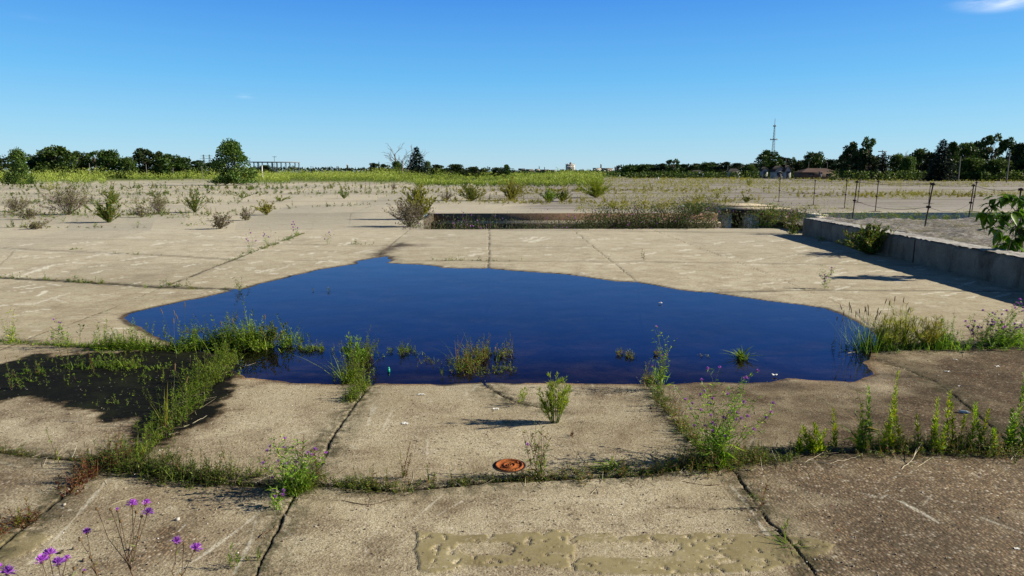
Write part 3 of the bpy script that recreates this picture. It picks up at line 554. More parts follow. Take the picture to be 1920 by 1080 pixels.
# ------------------------------------------------------------------ plant builders
def dirs(rng, n, el0, el1, az0=0, az1=2*PI):
    a = rng.uniform(az0, az1, n); e = np.radians(rng.uniform(el0, el1, n)); return np.c_[np.cos(a)*np.cos(e), np.sin(a)*np.cos(e), np.sin(e)]
def curve(base, d, L, k=5, bend=0.25, rng=None, up=0):
    t = np.linspace(0, 1, k)[:, None]; d = np.array(d, float); d /= np.linalg.norm(d); r = rng.normal(size=3)*bend*.5 if rng is not None else np.zeros(3)
    return np.array(base)+d*L*t+(r*L*.5+np.array([0, 0, up*L]))*t**2
def on(path, t):
    k = len(path)-1; q = np.clip(t, 0, 1)*k; i = np.minimum(q.astype(int), k-1); f = (q-i)[:, None]; return path[i]*(1-f)+path[i+1]*f
def sprig(gl, gs, rng, base, h, lean, nl, L, W, el=(20, 60), sr=.002, t0=.1, droop=.15, taper=.5, rr=(0, 1)):
    d = np.array([math.cos(lean[1])*lean[0], math.sin(lean[1])*lean[0], 1.0]); p = curve(base, d, h, 4, .12, rng)
    if gs is not None: gs.tube(p, np.linspace(sr, sr*.4, 4), 3, rng.random())
    t = np.sort(rng.uniform(t0, 1, nl)); o = on(p, t); az = np.arange(nl)*2.4+rng.uniform(0, 6, 1)+rng.normal(size=nl)*.3; e = np.radians(rng.uniform(el[0], el[1], nl)+t*12)
    dd = np.c_[np.cos(az)*np.cos(e), np.sin(az)*np.cos(e), np.sin(e)]; LL = L*(1-taper*t)*rng.uniform(.7, 1.15, nl)
    gl.leaves(o, dd, LL, W*LL/L, rng, np.tile([0, 0, 1.], (nl, 1))+rng.normal(size=(nl, 3))*.3, droop=droop, r=rng.uniform(rr[0], rr[1], nl)); return p
def tufty(g, rng, n, h, spread, w, el=(45, 85), bend=.4, base=(0, 0, 0), br=.02, lo=.4):
    m = 4
    d = dirs(rng, n, *el); b = np.array(base)+np.c_[rng.normal(size=(n, 2))*br, np.zeros(n)]; L = h*rng.uniform(lo, 1, n)
    t = np.linspace(0, 1, m); out = d*np.array([1, 1, 0])
    path = b[:, None]+d[:, None]*(L[:, None]*t[None])[:, :, None]+(out[:, None]*bend*spread-np.array([0, 0, 1])*bend*.35)*(L[:, None]*t[None]**2)[:, :, None]
    s_ = np.cross(d, [0, 0, 1.])+1e-6; s_ /= np.linalg.norm(s_, axis=1)[:, None]; ww = w*np.array([1, .8, .5, .05])
    v = np.stack([path-s_[:, None]*ww[None, :, None]/2, path+s_[:, None]*ww[None, :, None]/2], 2).reshape(n, 2*m, 3)
    q = np.array([[2*i, 2*i+1, 2*i+3, 2*i+2] for i in range(m-1)]); f = (q[None]+np.arange(n)[:, None, None]*2*m).reshape(-1, 4)
    g.add(v.reshape(-1, 3), f, np.repeat(rng.random(n), 2*m)); return path[:, -1], d
def flower_geo(rng, r):
    g = G(); n = 46; d = dirs(rng, n, -5, 85); g.leaves(np.zeros((n, 3)), d, r*rng.uniform(.75, 1.1, n), r*.22, rng, mid=.75); return g
def bud_geo(r, n=7):
    g = G(); g.lathe([(0, -r*1.3), (r*.55, -r*1.0), (r*.72, -r*.5), (r*.5, -.05*r), (r*.45, .08*r), (0, .1*r)], n); return g
def branchy(gs, rng, base, d, L, r, depth, nb, tips, up=.25, ang=(22, 50), gl=None, leafn=4, leafL=.03, k=4):
    p = curve(base, d, L, k, .18, rng, up*.25); gs.tube(p, np.linspace(r, r*.55, k), 3 if depth < 3 else 4, rng.random())
    if gl is not None and leafn:
        t = rng.uniform(.05, 1, leafn); gl.leaves(on(p, t), dirs(rng, leafn, -10, 70), leafL*rng.uniform(.5, 1.2, leafn), leafL*.18, rng, droop=.2)
    if depth == 0: tips.append((p[-1], p[-1]-p[-2])); return
    for t in np.linspace(.38, 1, nb):
        q = on(p, np.array([t]))[0]; a = rng.uniform(0, 2*PI); e = math.radians(rng.uniform(*ang)); dn = p[-1]-p[-2]; dn /= np.linalg.norm(dn)
        u = np.cross(dn, [.3, .5, .8]); u /= np.linalg.norm(u); w_ = np.cross(dn, u); nd = dn*math.cos(e)+(u*math.cos(a)+w_*math.sin(a))*math.sin(e); nd[2] += up
        branchy(gs, rng, q, nd, L*rng.uniform(.42, .62), r*.6, depth-1, nb, tips, up, ang, gl, leafn, leafL, k)

FL = [flower_geo(np.random.default_rng(i), .012).mesh('flower', FLOWER) for i in range(3)]
BD = bud_geo(.0055).mesh('bud', BUD, True)
def add_flowers(root, tips, rng, fr, bf, scale=1.0, mx=30):
    n = 0
    for q, d in tips:
        u = rng.random()
        if u > fr+bf or n >= mx: continue
        n += 1; b = link('flower_head', BD, root, q); b.scale = (scale,)*3; b.rotation_euler = Vector(d.tolist()).to_track_quat('Z', 'Y').to_euler()
        if u < fr:
            f = link('petals', FL[n % 3], b); f.rotation_euler = (0, 0, rng.uniform(0, 6))
def knapweed(label, loc, h, w, rng, stems=5, depth=2, nb=3, fr=.3, bf=.35, leafy=60, sc=1.0, cat='wildflower', group=None, leafmat_=None, spread=35, maxfl=30, stemmat=None, sr=.0022):
    root = thing('flowering_weed', label, cat, loc, 0, group); gs = G(); gl = G(); tips = []
    for i in range(stems):
        d = dirs(rng, 1, 90-spread, 88)[0]; d[0] *= w/h*1.4; d[1] *= w/h*1.2
        branchy(gs, rng, (rng.normal()*.012, rng.normal()*.012, 0), d, h*rng.uniform(.42, .62), sr*sc, depth, nb, tips, .2, (18, 42), gl, 4, .035*max(1, h*1.6))
    o = np.zeros((leafy, 3)); o[:, :2] = rng.normal(size=(leafy, 2))*.02; o[:, 2] = rng.uniform(0, h*.3, leafy)
    gl.leaves(o, dirs(rng, leafy, 15, 75), h*.30*rng.uniform(.4, 1, leafy), h*.02, rng, droop=.25)
    obj('stems', gs, stemmat or STEM, root); obj('foliage', gl, leafmat_ or L_GREEN, root); add_flowers(root, tips, rng, fr, bf, sc, maxfl); return root
def feathery(label, loc, h, w, rng, stems=14, per=90, mat=None, cat='shrub', group=None, name='bushy_weed', L=.05, W=.007, stemmat=None, low=.25):
    root = thing(name, label, cat, loc, 0, group); gs = G(); gl = G()
    for i in range(stems):
        a = rng.uniform(0, 2*PI); s = rng.uniform(0, 1); d = np.array([math.cos(a)*s*w*.62, math.sin(a)*s*w*.5, h*(1-.45*s*s)*rng.uniform(.7, 1.05)]); hh = np.linalg.norm(d)*rng.uniform(.7, 1)
        p = curve((0.02*math.cos(a), .02*math.sin(a), 0), d, hh, 6, .15, rng); gs.tube(p, np.linspace(.0028, .001, 6)*h/.4, 3, rng.random())
        for b in range(6):                    # side shoots
            t = rng.uniform(low, .95); q = on(p, np.array([t]))[0]; dd = d/np.linalg.norm(d)+dirs(rng, 1, -5, 40)[0]*.9; sp_ = curve(q, dd, hh*.34*(1.15-t), 3, .2, rng)
            gs.tube(sp_, [.0013*h/.4, .001*h/.4, .0005*h/.4], 3, rng.random()); n = per//7; tt = rng.uniform(0, 1, n)
            gl.leaves(on(sp_, tt), dd+dirs(rng, n, -10, 70)*1.0, L*rng.uniform(.6, 1.2, n), W, rng)
        n = per//3; tt = rng.uniform(low, 1, n); gl.leaves(on(p, tt), dirs(rng, n, 20, 75), L*1.1*rng.uniform(.6, 1.2, n), W, rng)
    obj('stems', gs, stemmat or STEM, root); obj('foliage', gl, mat or L_GREEN, root); return root
def goldenrod(label, loc, h, rng, nl=90, L=.05, W=.010, mat=None, group=None, lean=.1, stems=1, cat='wild plant', name='leafy_weed'):
    root = thing(name, label, cat, loc, 0, group); gs = G(); gl = G()
    for i in range(stems): sprig(gl, gs, rng, (rng.normal()*.015*(stems > 1), rng.normal()*.015, 0), h*(1 if i == 0 else rng.uniform(.55, .95)), (abs(rng.normal())*lean, rng.uniform(0, 6)), nl, L, W, (25, 60), .0022, .06, .1, .55)
    obj('stem', gs, STEMR, root); obj('foliage', gl, mat or L_FRESH, root); return root
def rosette(label, loc, r, rng, n=26, mat=None, cat='wild plant', name='rosette_weed', w=.02, el=(8, 60)):
    root = thing(name, label, cat, loc); g = G(); tufty(g, rng, n, r, 1, w, el, .7); obj('foliage', g, mat or L_GREEN, root); return root
def grass_tuft(label, loc, h, rng, n=60, w=.004, mat=None, cat='grass', heads=0, spread=1.0, group=None, br=.03, el=(50, 88)):
    root = thing('grass_clump', label, cat, loc, 0, group); g = G(); tufty(g, rng, n, h, spread, w, el, .35, br=br); obj('blades', g, mat or L_GREEN, root)
    if heads:
        gs = G(); gh = G()
        for i in range(heads):
            p = curve(np.r_[rng.normal(size=2)*br*2, 0], dirs(rng, 1, 68, 88)[0], h*rng.uniform(.7, 1.15), 5, .12, rng); gs.tube(p, .0012, 3); e = p[-1]; dd = (p[-1]-p[-2]); dd /= np.linalg.norm(dd)
            gh = G(); gh.tube(np.array([e-dd*.01, e, e+dd*.03, e+dd*.045]), [.001, .0042, .0038, .001], 5); obj('seed_head', gh, BUD, root)
        obj('stalks', gs, STEM, root)
    return root

# ------------------------------------------------------------------ trees
def crown_mesh(rng, H, R, nclump, nleaf, leaf, z0=.25, shape='round', mat=L_TREE, name='crown'):
    g = G(); gb = G(); gb.tube([[0, 0, 0], [rng.normal()*.1, rng.normal()*.1, H*z0], [rng.normal()*.25, rng.normal()*.25, H*.6], [0, 0, H*.85]], [H*.028, H*.022, H*.014, H*.005], 6)
    cs = []
    for i in range(nclump):
        t = rng.uniform(0, 1); z = H*(z0+(1-z0)*t)
        if shape == 'round': pr = math.sqrt(max(0.02, 1-((t-.42)/.62)**2))
        elif shape == 'egg': pr = (1-.25*(1-t/.3)**2 if t < .3 else max(.12, 1-((t-.3)/.78)**1.8))
        elif shape == 'column': pr = .55+.45*math.sin(PI*min(1, t*1.15)) if t < .85 else .45
        elif shape == 'cone': pr = 1.05-t*.95
        elif shape == 'open': pr = .5+.5*math.sin(PI*t)
        else: pr = 1-.5*t
        a = rng.uniform(0, 2*PI); q = R*pr*math.sqrt(rng.uniform(.12, 1))*rng.uniform(.75, 1.08); c = np.array([math.cos(a)*q, math.sin(a)*q, z-.06*H]); cr = R*rng.uniform(.20, .40)*(1.0 if shape != 'open' else .7)
        cs.append((c, cr)); gb.tube([[0, 0, max(.1*H, z*.55)], (c*[.5, .5, 0]+[0, 0, z*.78]), c], [H*.010, H*.006, H*.002], 4)
    per = nleaf//nclump
    for c, cr in cs:
        d = rng.normal(size=(per, 3)); d /= np.linalg.norm(d, axis=1)[:, None]; q = c+d*cr*np.array([1, 1, .72])*rng.uniform(.55, 1.08, (per, 1)); keep = q[:, 2] > H*.06
        q = q[keep]; d = d[keep]; n = len(q)
        g.leaves(q-d*leaf*.3, d+rng.normal(size=(n, 3))*.8, leaf*rng.uniform(.6, 1.25, n), leaf*.75, rng, d+rng.normal(size=(n, 3))*.6, mid=.5)
    return g.mesh(name, mat), gb.mesh('trunk', BARK, True)
def make_tree(name, seed, H, R, ncl, nl, leaf, z0, shape, mat):
    rng = np.random.default_rng(seed); c, t = crown_mesh(rng, H, R, ncl, nl, leaf, z0, shape, mat); return name, c, t, H, R
PROTO = {
 'a': make_tree('broadleaf_tree', 1, 10, 4.6, 46, 5600, .62, .06, 'round', L_TREE),
 'b': make_tree('broadleaf_tree', 2, 10, 3.8, 42, 5200, .60, .05, 'round', L_DARK),
 'c': make_tree('broadleaf_tree', 3, 10, 5.2, 50, 6000, .62, .04, 'round', L_TREE),
 'd': make_tree('broadleaf_tree', 4, 10, 3.0, 40, 4600, .50, .05, 'column', L_DARK),
 'e': make_tree('broadleaf_tree', 5, 10, 4.2, 32, 3600, .58, .16, 'open', L_TREE),
 'g': make_tree('scrub_tree', 6, 5, 2.6, 60, 9000, .24, .0, 'egg', L_BUSH),
 'h': make_tree('broadleaf_tree', 7, 10, 3.6, 46, 5200, .55, .03, 'cone', L_TREE)}
def conifer(seed, H, R, n=46):
    rng = np.random.default_rng(seed); g = G(); gb = G(); gb.tube([[0, 0, 0], [0, 0, H*.5], [0, 0, H]], [H*.022, H*.013, H*.003], 6)
    for i in range(n):
        t = (i+.3)/n; z = H*(.05+.94*t); r = R*(1-t)**.85*rng.uniform(.82, 1.1)+.05*R; m = max(4, int(12*(1-t)+4)); a0 = rng.uniform(0, 6)
        for j in range(m):
            a = a0+j*2*PI/m+rng.normal()*.12; rr = r*rng.uniform(.75, 1.08); d = np.array([math.cos(a), math.sin(a), 0]); k = max(5, int(10*rr/R)+4); tt = rng.uniform(.1, 1, k)
            o = np.array([0, 0, z])+d*rr*tt[:, None]; o[:, 2] += -.22*rr*tt+.10*rr*tt**3
            g.leaves(o, d+rng.normal(size=(k, 3))*.45+[0, 0, -.15], H*.055*rng.uniform(.7, 1.2, k), H*.028, rng, np.tile([0, 0, 1.], (k, 1))+rng.normal(size=(k, 3))*.4)
    return 'spruce_tree', g.mesh('crown', L_CON), gb.mesh('trunk', BARK), H, R
PROTO['s'] = conifer(8, 10, 3.4)
PROTO['t'] = conifer(9, 10, 2.9)
def tree(key, px, py, wpx, dist, label, base_py=None, group='trees along the skyline', rz=None):
    name, c, t, H, R = PROTO[key]; pos = at(px, dist); h = hz(px, py, pos); sx = wpx*mpp(pos)/(2*R*.95)
    r = thing(name, label, 'tree', pos, (px*.37) % 6.28 if rz is None else rz, group); r.scale = (sx, sx, h/H)
    link('crown', c, r); link('trunk', t, r); return r

# (proto, x, top y, width px, distance m, label)
TREES = [
 ('g', 35, 281, 46, 108, 'full dark green round tree at the far left edge, nearest of the left row'),
 ('b', -8, 294, 60, 240, 'dark treetop cut by the left edge behind the round tree'),
 ('b', 68, 294, 44, 250, 'low dark treetop right of the round tree at the far left'),
 ('a', 107, 275, 62, 240, 'broad domed dark tree, tallest of the far left wood'),
 ('b', 86, 287, 44, 246, 'dark shoulder tree on the left flank of the broad domed tree'),
 ('a', 152, 285, 40, 250, 'flat topped tree just right of the broad domed tree'),
 ('e', 180, 284, 40, 255, 'thin airy tree between the flat topped and the rounded tree'),
 ('c', 209, 281, 48, 245, 'rounded dome tree in the middle of the left wood'),
 ('g', 240, 296, 38, 210, 'low olive tree in front of the gap in the left wood'),
 ('d', 272, 276, 44, 240, 'tall square headed tree standing above the left wood'),
 ('h', 300, 283, 30, 245, 'pointed tree right of the tall square headed tree'),
 ('a', 322, 290, 50, 235, 'wide low tree near the right end of the left wood'),
 ('b', 345, 294, 38, 238, 'last tree of the left wood before the low gap'),
 ('b', 372, 300, 32, 260, 'small dark tree beneath the power pylons'),
 ('b', 393, 304, 34, 262, 'small low tree between the pylons and the lone bushy tree'),
 ('g', 436, 265, 72, 100, 'lone tall bushy tree standing in the meadow on the left'),
 ('b', 495, 309, 30, 330, 'small dark tree in front of the substation frame'),
 ('b', 702, 305, 24, 200, 'dark shrub tree left of the small pointed conifer'),
 ('b', 722, 307, 26, 200, 'dark low tree between the small pointed conifer and the bright bush'),
 ('g', 744, 303, 30, 185, 'brighter green bushy tree under the bare dead tree'),
 ('g', 802, 303, 20, 260, 'pale hazy round tree just behind the big spruce'),
 ('b', 821, 308, 30, 190, 'dark bushy tree right of the big spruce'),
 ('b', 851, 307, 42, 188, 'widest dark bushy tree right of the big spruce'),
 ('b', 885, 312, 28, 190, 'low dark bushy tree, third right of the big spruce'),
 ('b', 906, 317, 24, 240, 'low far tree before the twin tree in the centre'),
 ('d', 934, 313, 22, 195, 'small dark tree left in the pair near the centre of the horizon'),
 ('h', 950, 308, 22, 190, 'small pointed tree right in the pair near the centre of the horizon'),
 ('c', 1185, 310, 40, 330, 'low tree at the left start of the right hand wood'),
 ('c', 1212, 308, 40, 330, 'second low dome at the left start of the right hand wood'),
 ('b', 1238, 306, 34, 320, 'dark dome tree left of the sharp crowned tree'),
 ('e', 1262, 299, 34, 300, 'sharp crowned tree standing over the low right hand wood'),
 ('b', 1284, 307, 30, 320, 'low tree directly right of the sharp crowned tree'),
 ('a', 1306, 307, 32, 320, 'low tree over the white shed at the right wood'),
 ('c', 1330, 304, 40, 310, 'wide low dome tree over the bluish fence'),
 ('b', 1357, 303, 34, 300, 'dark dome tree over the pale garage'),
 ('b', 1384, 305, 32, 290, 'dark tree right of the pale garage'),
 ('g', 1404, 308, 34, 240, 'lighter green bushy tree left of the mast tree'),
 ('a', 1440, 283, 46, 250, 'large broad tree right under the radio mast'),
 ('b', 1466, 293, 34, 252, 'dark shoulder of the wood right of the mast tree'),
 ('e', 1482, 296, 28, 262, 'thin tree above the white gabled house'),
 ('b', 1500, 303, 28, 262, 'low tree between the gabled house and the round headed tree'),
 ('c', 1523, 285, 42, 250, 'round headed tree standing over the brown roofed house'),
 ('b', 1556, 298, 34, 250, 'low tree right of the round headed tree'),
 ('b', 1576, 296, 30, 240, 'low dark tree against the tall shaggy columns'),
 ('d', 1591, 264, 32, 190, 'left of the tall shaggy dark trees, with a ragged narrow top'),
 ('d', 1607, 276, 30, 186, 'middle shaggy dark tree between the two ragged tops'),
 ('e', 1624, 259, 38, 188, 'right of the tall shaggy dark trees, with a knobbed top'),
 ('d', 1630, 285, 40, 184, 'dark lower mass under the knobbed tree'),
 ('t', 1655, 285, 26, 180, 'small dark conifer beside the utility pole with a crossarm'),
 ('g', 1680, 290, 40, 190, 'mid green bushy tree right of the small dark conifer'),
 ('g', 1702, 294, 40, 186, 'second mid green bushy tree right of the small dark conifer'),
 ('a', 1722, 280, 46, 210, 'round dark dome left of the large ragged spruce'),
 ('b', 1743, 285, 36, 200, 'dark tree pressed against the left of the large ragged spruce'),
 ('t', 1763, 261, 56, 165, 'large ragged dark spruce in the right hand wood'),
 ('h', 1784, 265, 40, 195, 'pointed greyer tree just right of the large ragged spruce'),
 ('a', 1806, 269, 46, 200, 'dome tree between the pointed grey tree and the feathery tree'),
 ('b', 1828, 264, 42, 205, 'dark dome left of the feathery tree'),
 ('e', 1856, 253, 50, 190, 'tall feathery tree with spreading arms at the right'),
 ('e', 1885, 260, 38, 188, 'shorter feathery tree right of the tall feathery one'),
 ('g', 1820, 297, 70, 178, 'low olive bushy tree under the feathery tree'),
 ('g', 1870, 300, 70, 176, 'low brownish bushy tree near the right edge'),
 ('b', 1912, 267, 46, 185, 'dark tree cut by the right edge, behind'),
 ('a', 1940, 275, 60, 182, 'dark tree mostly outside the right edge'),
]
for key, px, py, w, dist, lab in TREES: tree(key, px, py, w, dist, lab)
tree('s', 782, 275, 56, 180, 'big dark blue green spruce with a sharp tip near the centre left', group='conifers')
tree('t', 711, 303, 9, 205, 'tiny pointed conifer among the dark shrubs', group='conifers')
def dead_tree():
    pos = at(752, 185); r = thing('dead_tree', 'bare dead grey tree with two leaning trunks and fine twigs', 'tree', pos); g = G(); rng = np.random.default_rng(21); H = hz(752, 258, pos); tips = []
    for b, d, L in (((-.9, 0, 0), (-.10, 0, 1), H*.62), ((.4, 0, 0), (.52, .05, 1), H*.62), ((.3, 0, 0), (.02, 0, 1), H*.46)):
        p = curve(b, d, L, 6, .06, rng); g.tube(p, np.linspace(.36, .16, 6), 6)
        for t in np.linspace(.5, 1, 5):
            q = on(p, np.array([t]))[0]; a = rng.choice([-1, 1])*rng.uniform(.3, 1.0); dd = np.array([d[0]+a, rng.normal()*.5, 1.0 if d[0] < .5 else rng.uniform(.1, 1)]); branchy(g, rng, q, dd, H*.24, .085, 2, 3, tips, .10, (20, 48), k=4)
    obj('branches', g, DEADW, r)
    g = G(); g.lathe([(.5, 0), (.34, .4), (.3, 1.2)], 8); obj('trunk', g, DEADW, r)
dead_tree()
pos = at(1691, 215); r = thing('dead_tree', 'small bare treetop poking above the right hand wood near the crossarm pole', 'tree', pos, group=None); g = G(); tips = []; rg = np.random.default_rng(4); H = hz(1691, 279, pos)
p = curve((0, 0, 0), (0, 0, 1), H*.7, 4, .03, rg); g.tube(p, [.2, .15, .12, .1], 5)
for t in (.8, .9, 1.0): branchy(g, rg, on(p, np.array([t]))[0], (rg.normal()*.6, rg.normal()*.4, 1), H*.17, .07, 2, 3, tips, .1, (20, 45), k=3)
obj('branches', g, DEADW, r)

# far woods that read as one mass
def far_wood(name, label, spans, seed, leaf, dens, mat):
    rng = np.random.default_rng(seed); g = G()
    for x0, x1_, top, dist in spans:
        step = 5
        for px in np.arange(x0, x1_, step):
            dd = dist*rng.uniform(.96, 1.06); pos = at(px+rng.uniform(-3, 3), dd); m = mpp(pos); h = hz(px, top+rng.normal()*1.1, pos); rad = 8*m*rng.uniform(.7, 1.2); n = dens
            d = rng.normal(size=(n, 3)); d /= np.linalg.norm(d, axis=1)[:, None]; o = np.array([pos[0], pos[1], h*.5])+d*np.array([rad, rad*.8, h*.52])*rng.uniform(.7, 1, (n, 1)); o[:, 2] = np.maximum(o[:, 2], .2)
            g.leaves(o, d+rng.normal(size=(n, 3))*.7, leaf*m*rng.uniform(.7, 1.3, n), leaf*m*.8, rng, d+rng.normal(size=(n, 3))*.5, mid=.5)
    tag(obj(name, g, mat), label, 'wood', kind='stuff')
far_wood('far_wood', 'low dark wood along the horizon at the left and centre', [(-60, 200, 291, 290), (180, 360, 296, 290), (350, 420, 306, 310), (440, 560, 314, 420), (555, 700, 315.5, 520), (690, 965, 316, 460), (955, 1170, 321, 620)], 31, 3.4, 75, L_DARK)
far_wood('far_wood', 'low dark wood behind the single trees at the right', [(1165, 1430, 311, 360), (1420, 1600, 303, 290), (1590, 1980, 292, 235)], 32, 4.2, 90, L_DARK)
far_wood('hedge_scrub', 'line of green scrub at the foot of the right hand wood', [(1180, 1560, 323.5, 235), (1560, 1960, 321, 175)], 33, 3.6, 60, L_BUSH)
far_wood('hedge_scrub', 'line of green scrub in front of the distant skyline', [(960, 1180, 322.5, 330)], 34, 3.0, 45, L_BUSH)

# ------------------------------------------------------------------ meadow and ground cover
def meadow(name, label, regs, seed, mat, lsz=.13):
    rng = np.random.default_rng(seed); g = G()
    for x0, x1_, y0, y1, n, hmin, hmax in regs:
        for i in range(n):
            px = rng.uniform(x0, x1_); py = rng.uniform(y0, y1); b = P(px, py)[:2]; m = b[1]/FPX; lump = vn(b[0:1], b[1:2]*.35, .11, 2)[0]
            if lump < .52 and (py-y0)/(y1-y0) > .35+.65*rng.random() and rng.random() < .9: continue
            h = rng.uniform(hmin, hmax)*1.12*(.12+1.9*lump**1.6); w = h*.42; k = 34; tt = rng.random(k)**.7; az = rng.uniform(0, 2*PI, k); q = w*rng.uniform(.1, 1, k)*(.45+.75*tt)
            o = np.c_[b[0]+np.cos(az)*q, b[1]+np.sin(az)*q, h*tt*.93]; L = max(lsz, 1.3*m)*rng.uniform(.7, 1.4, k)
            g.leaves(o, np.c_[np.cos(az)*.4, np.sin(az)*.4, np.ones(k)]+rng.normal(size=(k, 3))*.35, L*1.5, L*.5, rng, r=np.clip(tt*.8+rng.normal(size=k)*.18+(vn(b[0:1], b[1:2], .05, 2)[0]-.5)*.5, 0, 1))
    tag(obj(name, g, mat), label, 'meadow', kind='stuff')
meadow('meadow_weeds', 'yellow green meadow of tall weeds behind the concrete on the left and centre',
 [(-40, 200, 327, 350, 900, 1.2, 2.0), (200, 400, 326.5, 337, 900, 1.3, 2.2), (400, 545, 327, 348, 900, 1.1, 1.9), (240, 410, 336, 341, 100, .8, 1.3), (540, 720, 326.5, 343, 1000, 1.0, 1.8), (700, 1130, 326.5, 348, 2400, 1.0, 1.8), (780, 1130, 343, 353, 900, .8, 1.4)], 41, L_MEAD)
meadow('meadow_weeds', 'strip of tall green weeds at the foot of the wood on the right',
 [(1120, 1560, 326.2, 329.5, 500, .8, 1.3), (1560, 1960, 327, 333, 600, .8, 1.5)], 42, L_LOW, .12)
def sprinkle(name, label, regs, seed, mat, lsz=.035):
    rng = np.random.default_rng(seed); g = G()
    for x0, x1_, y0, y1, n, hmin, hmax in regs:
        for i in range(n):
            px = rng.uniform(x0, x1_); py = y0+(y1-y0)*rng.random()**1.25; b = P(px, py)[:2]
            if vn(b[0:1], b[1:2]*1.0, .35, 3)[0] < .47: continue
            h = rng.uniform(hmin, hmax); k = 12; az = rng.uniform(0, 2*PI, k); q = h*.55*rng.random(k); L = max(lsz, .9*b[1]/FPX*1.4)
            g.leaves(np.c_[b[0]+np.cos(az)*q, b[1]+np.sin(az)*q, .01+h*rng.random(k)*.8], dirs(rng, k, 15, 80), L*rng.uniform(.8, 1.7, k), L*.55, rng)
    tag(obj(name, g, mat), label, 'weeds', kind='stuff')
sprinkle('low_weeds', 'sparse low yellow green weeds over the gravelly field on the right', [(1120, 1960, 333, 352, 4200, .2, .6), (1080, 1600, 350, 398, 2400, .10, .34), (1120, 1360, 360, 398, 500, .2, .5), (1600, 1960, 362, 375, 1100, .2, .45), (1230, 1420, 336, 350, 500, .3, .8), (780, 1180, 348, 385, 500, .08, .35)], 43, L_YELL)
sprinkle('low_weeds', 'sparse low weeds on the far pale slabs at the left', [(-40, 780, 344, 372, 700, .10, .35), (-40, 420, 368, 425, 420, .05, .18)], 44, L_LOW)
sprinkle('low_weeds', 'scrubby weeds growing over the rubble bed behind the retaining wall', [(1530, 2000, 402, 460, 2600, .04, .2), (1900, 2100, 440, 600, 300, .03, .14)], 45, L_LOW, .03)

def strip(name, label, runs, seed, mats=None, kind='stuff', cat='weeds'):
    """weeds rooted in an open joint: runs of (photo polyline, half width, count, h0, h1, leaf L, leaf W, z)"""
    rng = np.random.default_rng(seed); gl = G(); gs = G()
    for pl, hw, n, h0, h1, L, W in runs:
        p = PL(pl)[:, :2]; seg = np.linalg.norm(np.diff(p, axis=0), axis=1); cum = np.r_[0, np.cumsum(seg)]
        for i in range(n):
            s_ = rng.uniform(0, cum[-1]); j = min(np.searchsorted(cum, s_)-1, len(seg)-1); j = max(j, 0); q = p[j]+(p[j+1]-p[j])*(s_-cum[j])/seg[j]+rng.normal(size=2)*hw
            dens = vn(q[0:1]*1.0, q[1:2], 3.1, 2)[0]
            if dens < .47 and rng.random() < .82: continue
            h = (h0+(h1-h0)*rng.random()**3)*(.25+1.5*dens)*(1.35 if rng.random() < .12 else 1); nl = int(7+h*90); tone = vn(q[0:1]+50, q[1:2], 1.7, 2)[0]
            if i % 4 == 0: tufty(gl, rng, 7, h*1.15, 1, W*.55, (35, 86), .5, base=(q[0], q[1], 0), br=.012); continue
            sprig(gl, gs, rng, (q[0], q[1], 0), h, (abs(rng.normal())*.35, rng.uniform(0, 2*PI)), min(nl, 34), L*rng.uniform(.7, 1.3), W, (5, 60), .0014, .0, .2, .45, rr=(max(0, tone-.35), min(1, tone+.35)))
    root = thing(name, label, cat); root['kind'] = 'stuff'
    del root['category']; root['category'] = cat
    obj('foliage', gl, (mats or L_LOW), root); obj('stems', gs, STEMR, root); return root
strip('joint_weeds', 'dark green and reddish weeds filling the curved joint across the foreground at the left', [
 ([(-60,846),(0,850),(60,857)], .015, 70, .03, .07, .022, .006), ([(60,860),(200,872)], .012, 40, .02, .06, .02, .006),
 ([(190,868),(300,890),(420,905),(520,913)], .055, 620, .04, .14, .030, .008), ([(520,914),(640,912),(730,918),(840,912)], .035, 520, .03, .12, .026, .007),
 ([(840,912),(960,902),(1060,898)], .02, 150, .02, .07, .022, .006)], 51)
strip('joint_weeds', 'green weeds along the joint in the right foreground', [
 ([(1060,898),(1200,893),(1300,878)], .04, 200, .03, .10, .028, .007), ([(1290,880),(1400,868),(1500,855)], .05, 420, .04, .13, .028, .007),
 ([(1480,856),(1640,846),(1780,848),(1950,850)], .06, 800, .03, .13, .028, .007)], 52)
strip('joint_weeds', 'thick green weeds around the dark patch left of the puddle', [
 ([(0,645),(120,651),(200,654)], .03, 140, .03, .09, .03, .009), ([(190,655),(280,656)], .06, 260, .05, .20, .04, .011), ([(280,657),(360,656)], .04, 110, .03, .10, .03, .009),
 ([(355,656),(440,650),(540,650)], .09, 620, .08, .26, .045, .012), ([(130,692),(240,690),(340,694)], .05, 170, .03, .10, .03, .009), ([(60,675),(200,672),(330,678)], .12, 90, .02, .07, .025, .008), ([(-60,712),(80,716),(250,712),(380,706)], .13, 130, .02, .08, .025, .008), ([(150,745),(260,760),(330,740)], .10, 50, .02, .06, .02, .006), ([(-10,700),(90,702)], .05, 40, .03, .12, .03, .008)], 53, L_GREEN)
strip('joint_weeds', 'bright green weeds along the joint running from the puddle towards the left foreground', [
 ([(430,672),(395,715),(350,765),(300,820)], .06, 470, .06, .22, .045, .008), ([(300,815),(270,850),(240,872)], .03, 110, .04, .12, .03, .008), ([(560,655),(650,655),(770,662)], .05, 260, .03, .10, .03, .009),
 ([(660,715),(690,660)], .06, 260, .06, .26, .035, .009), ([(655,758),(685,722)], .03, 120, .04, .12, .03, .009)], 54, L_GREEN)
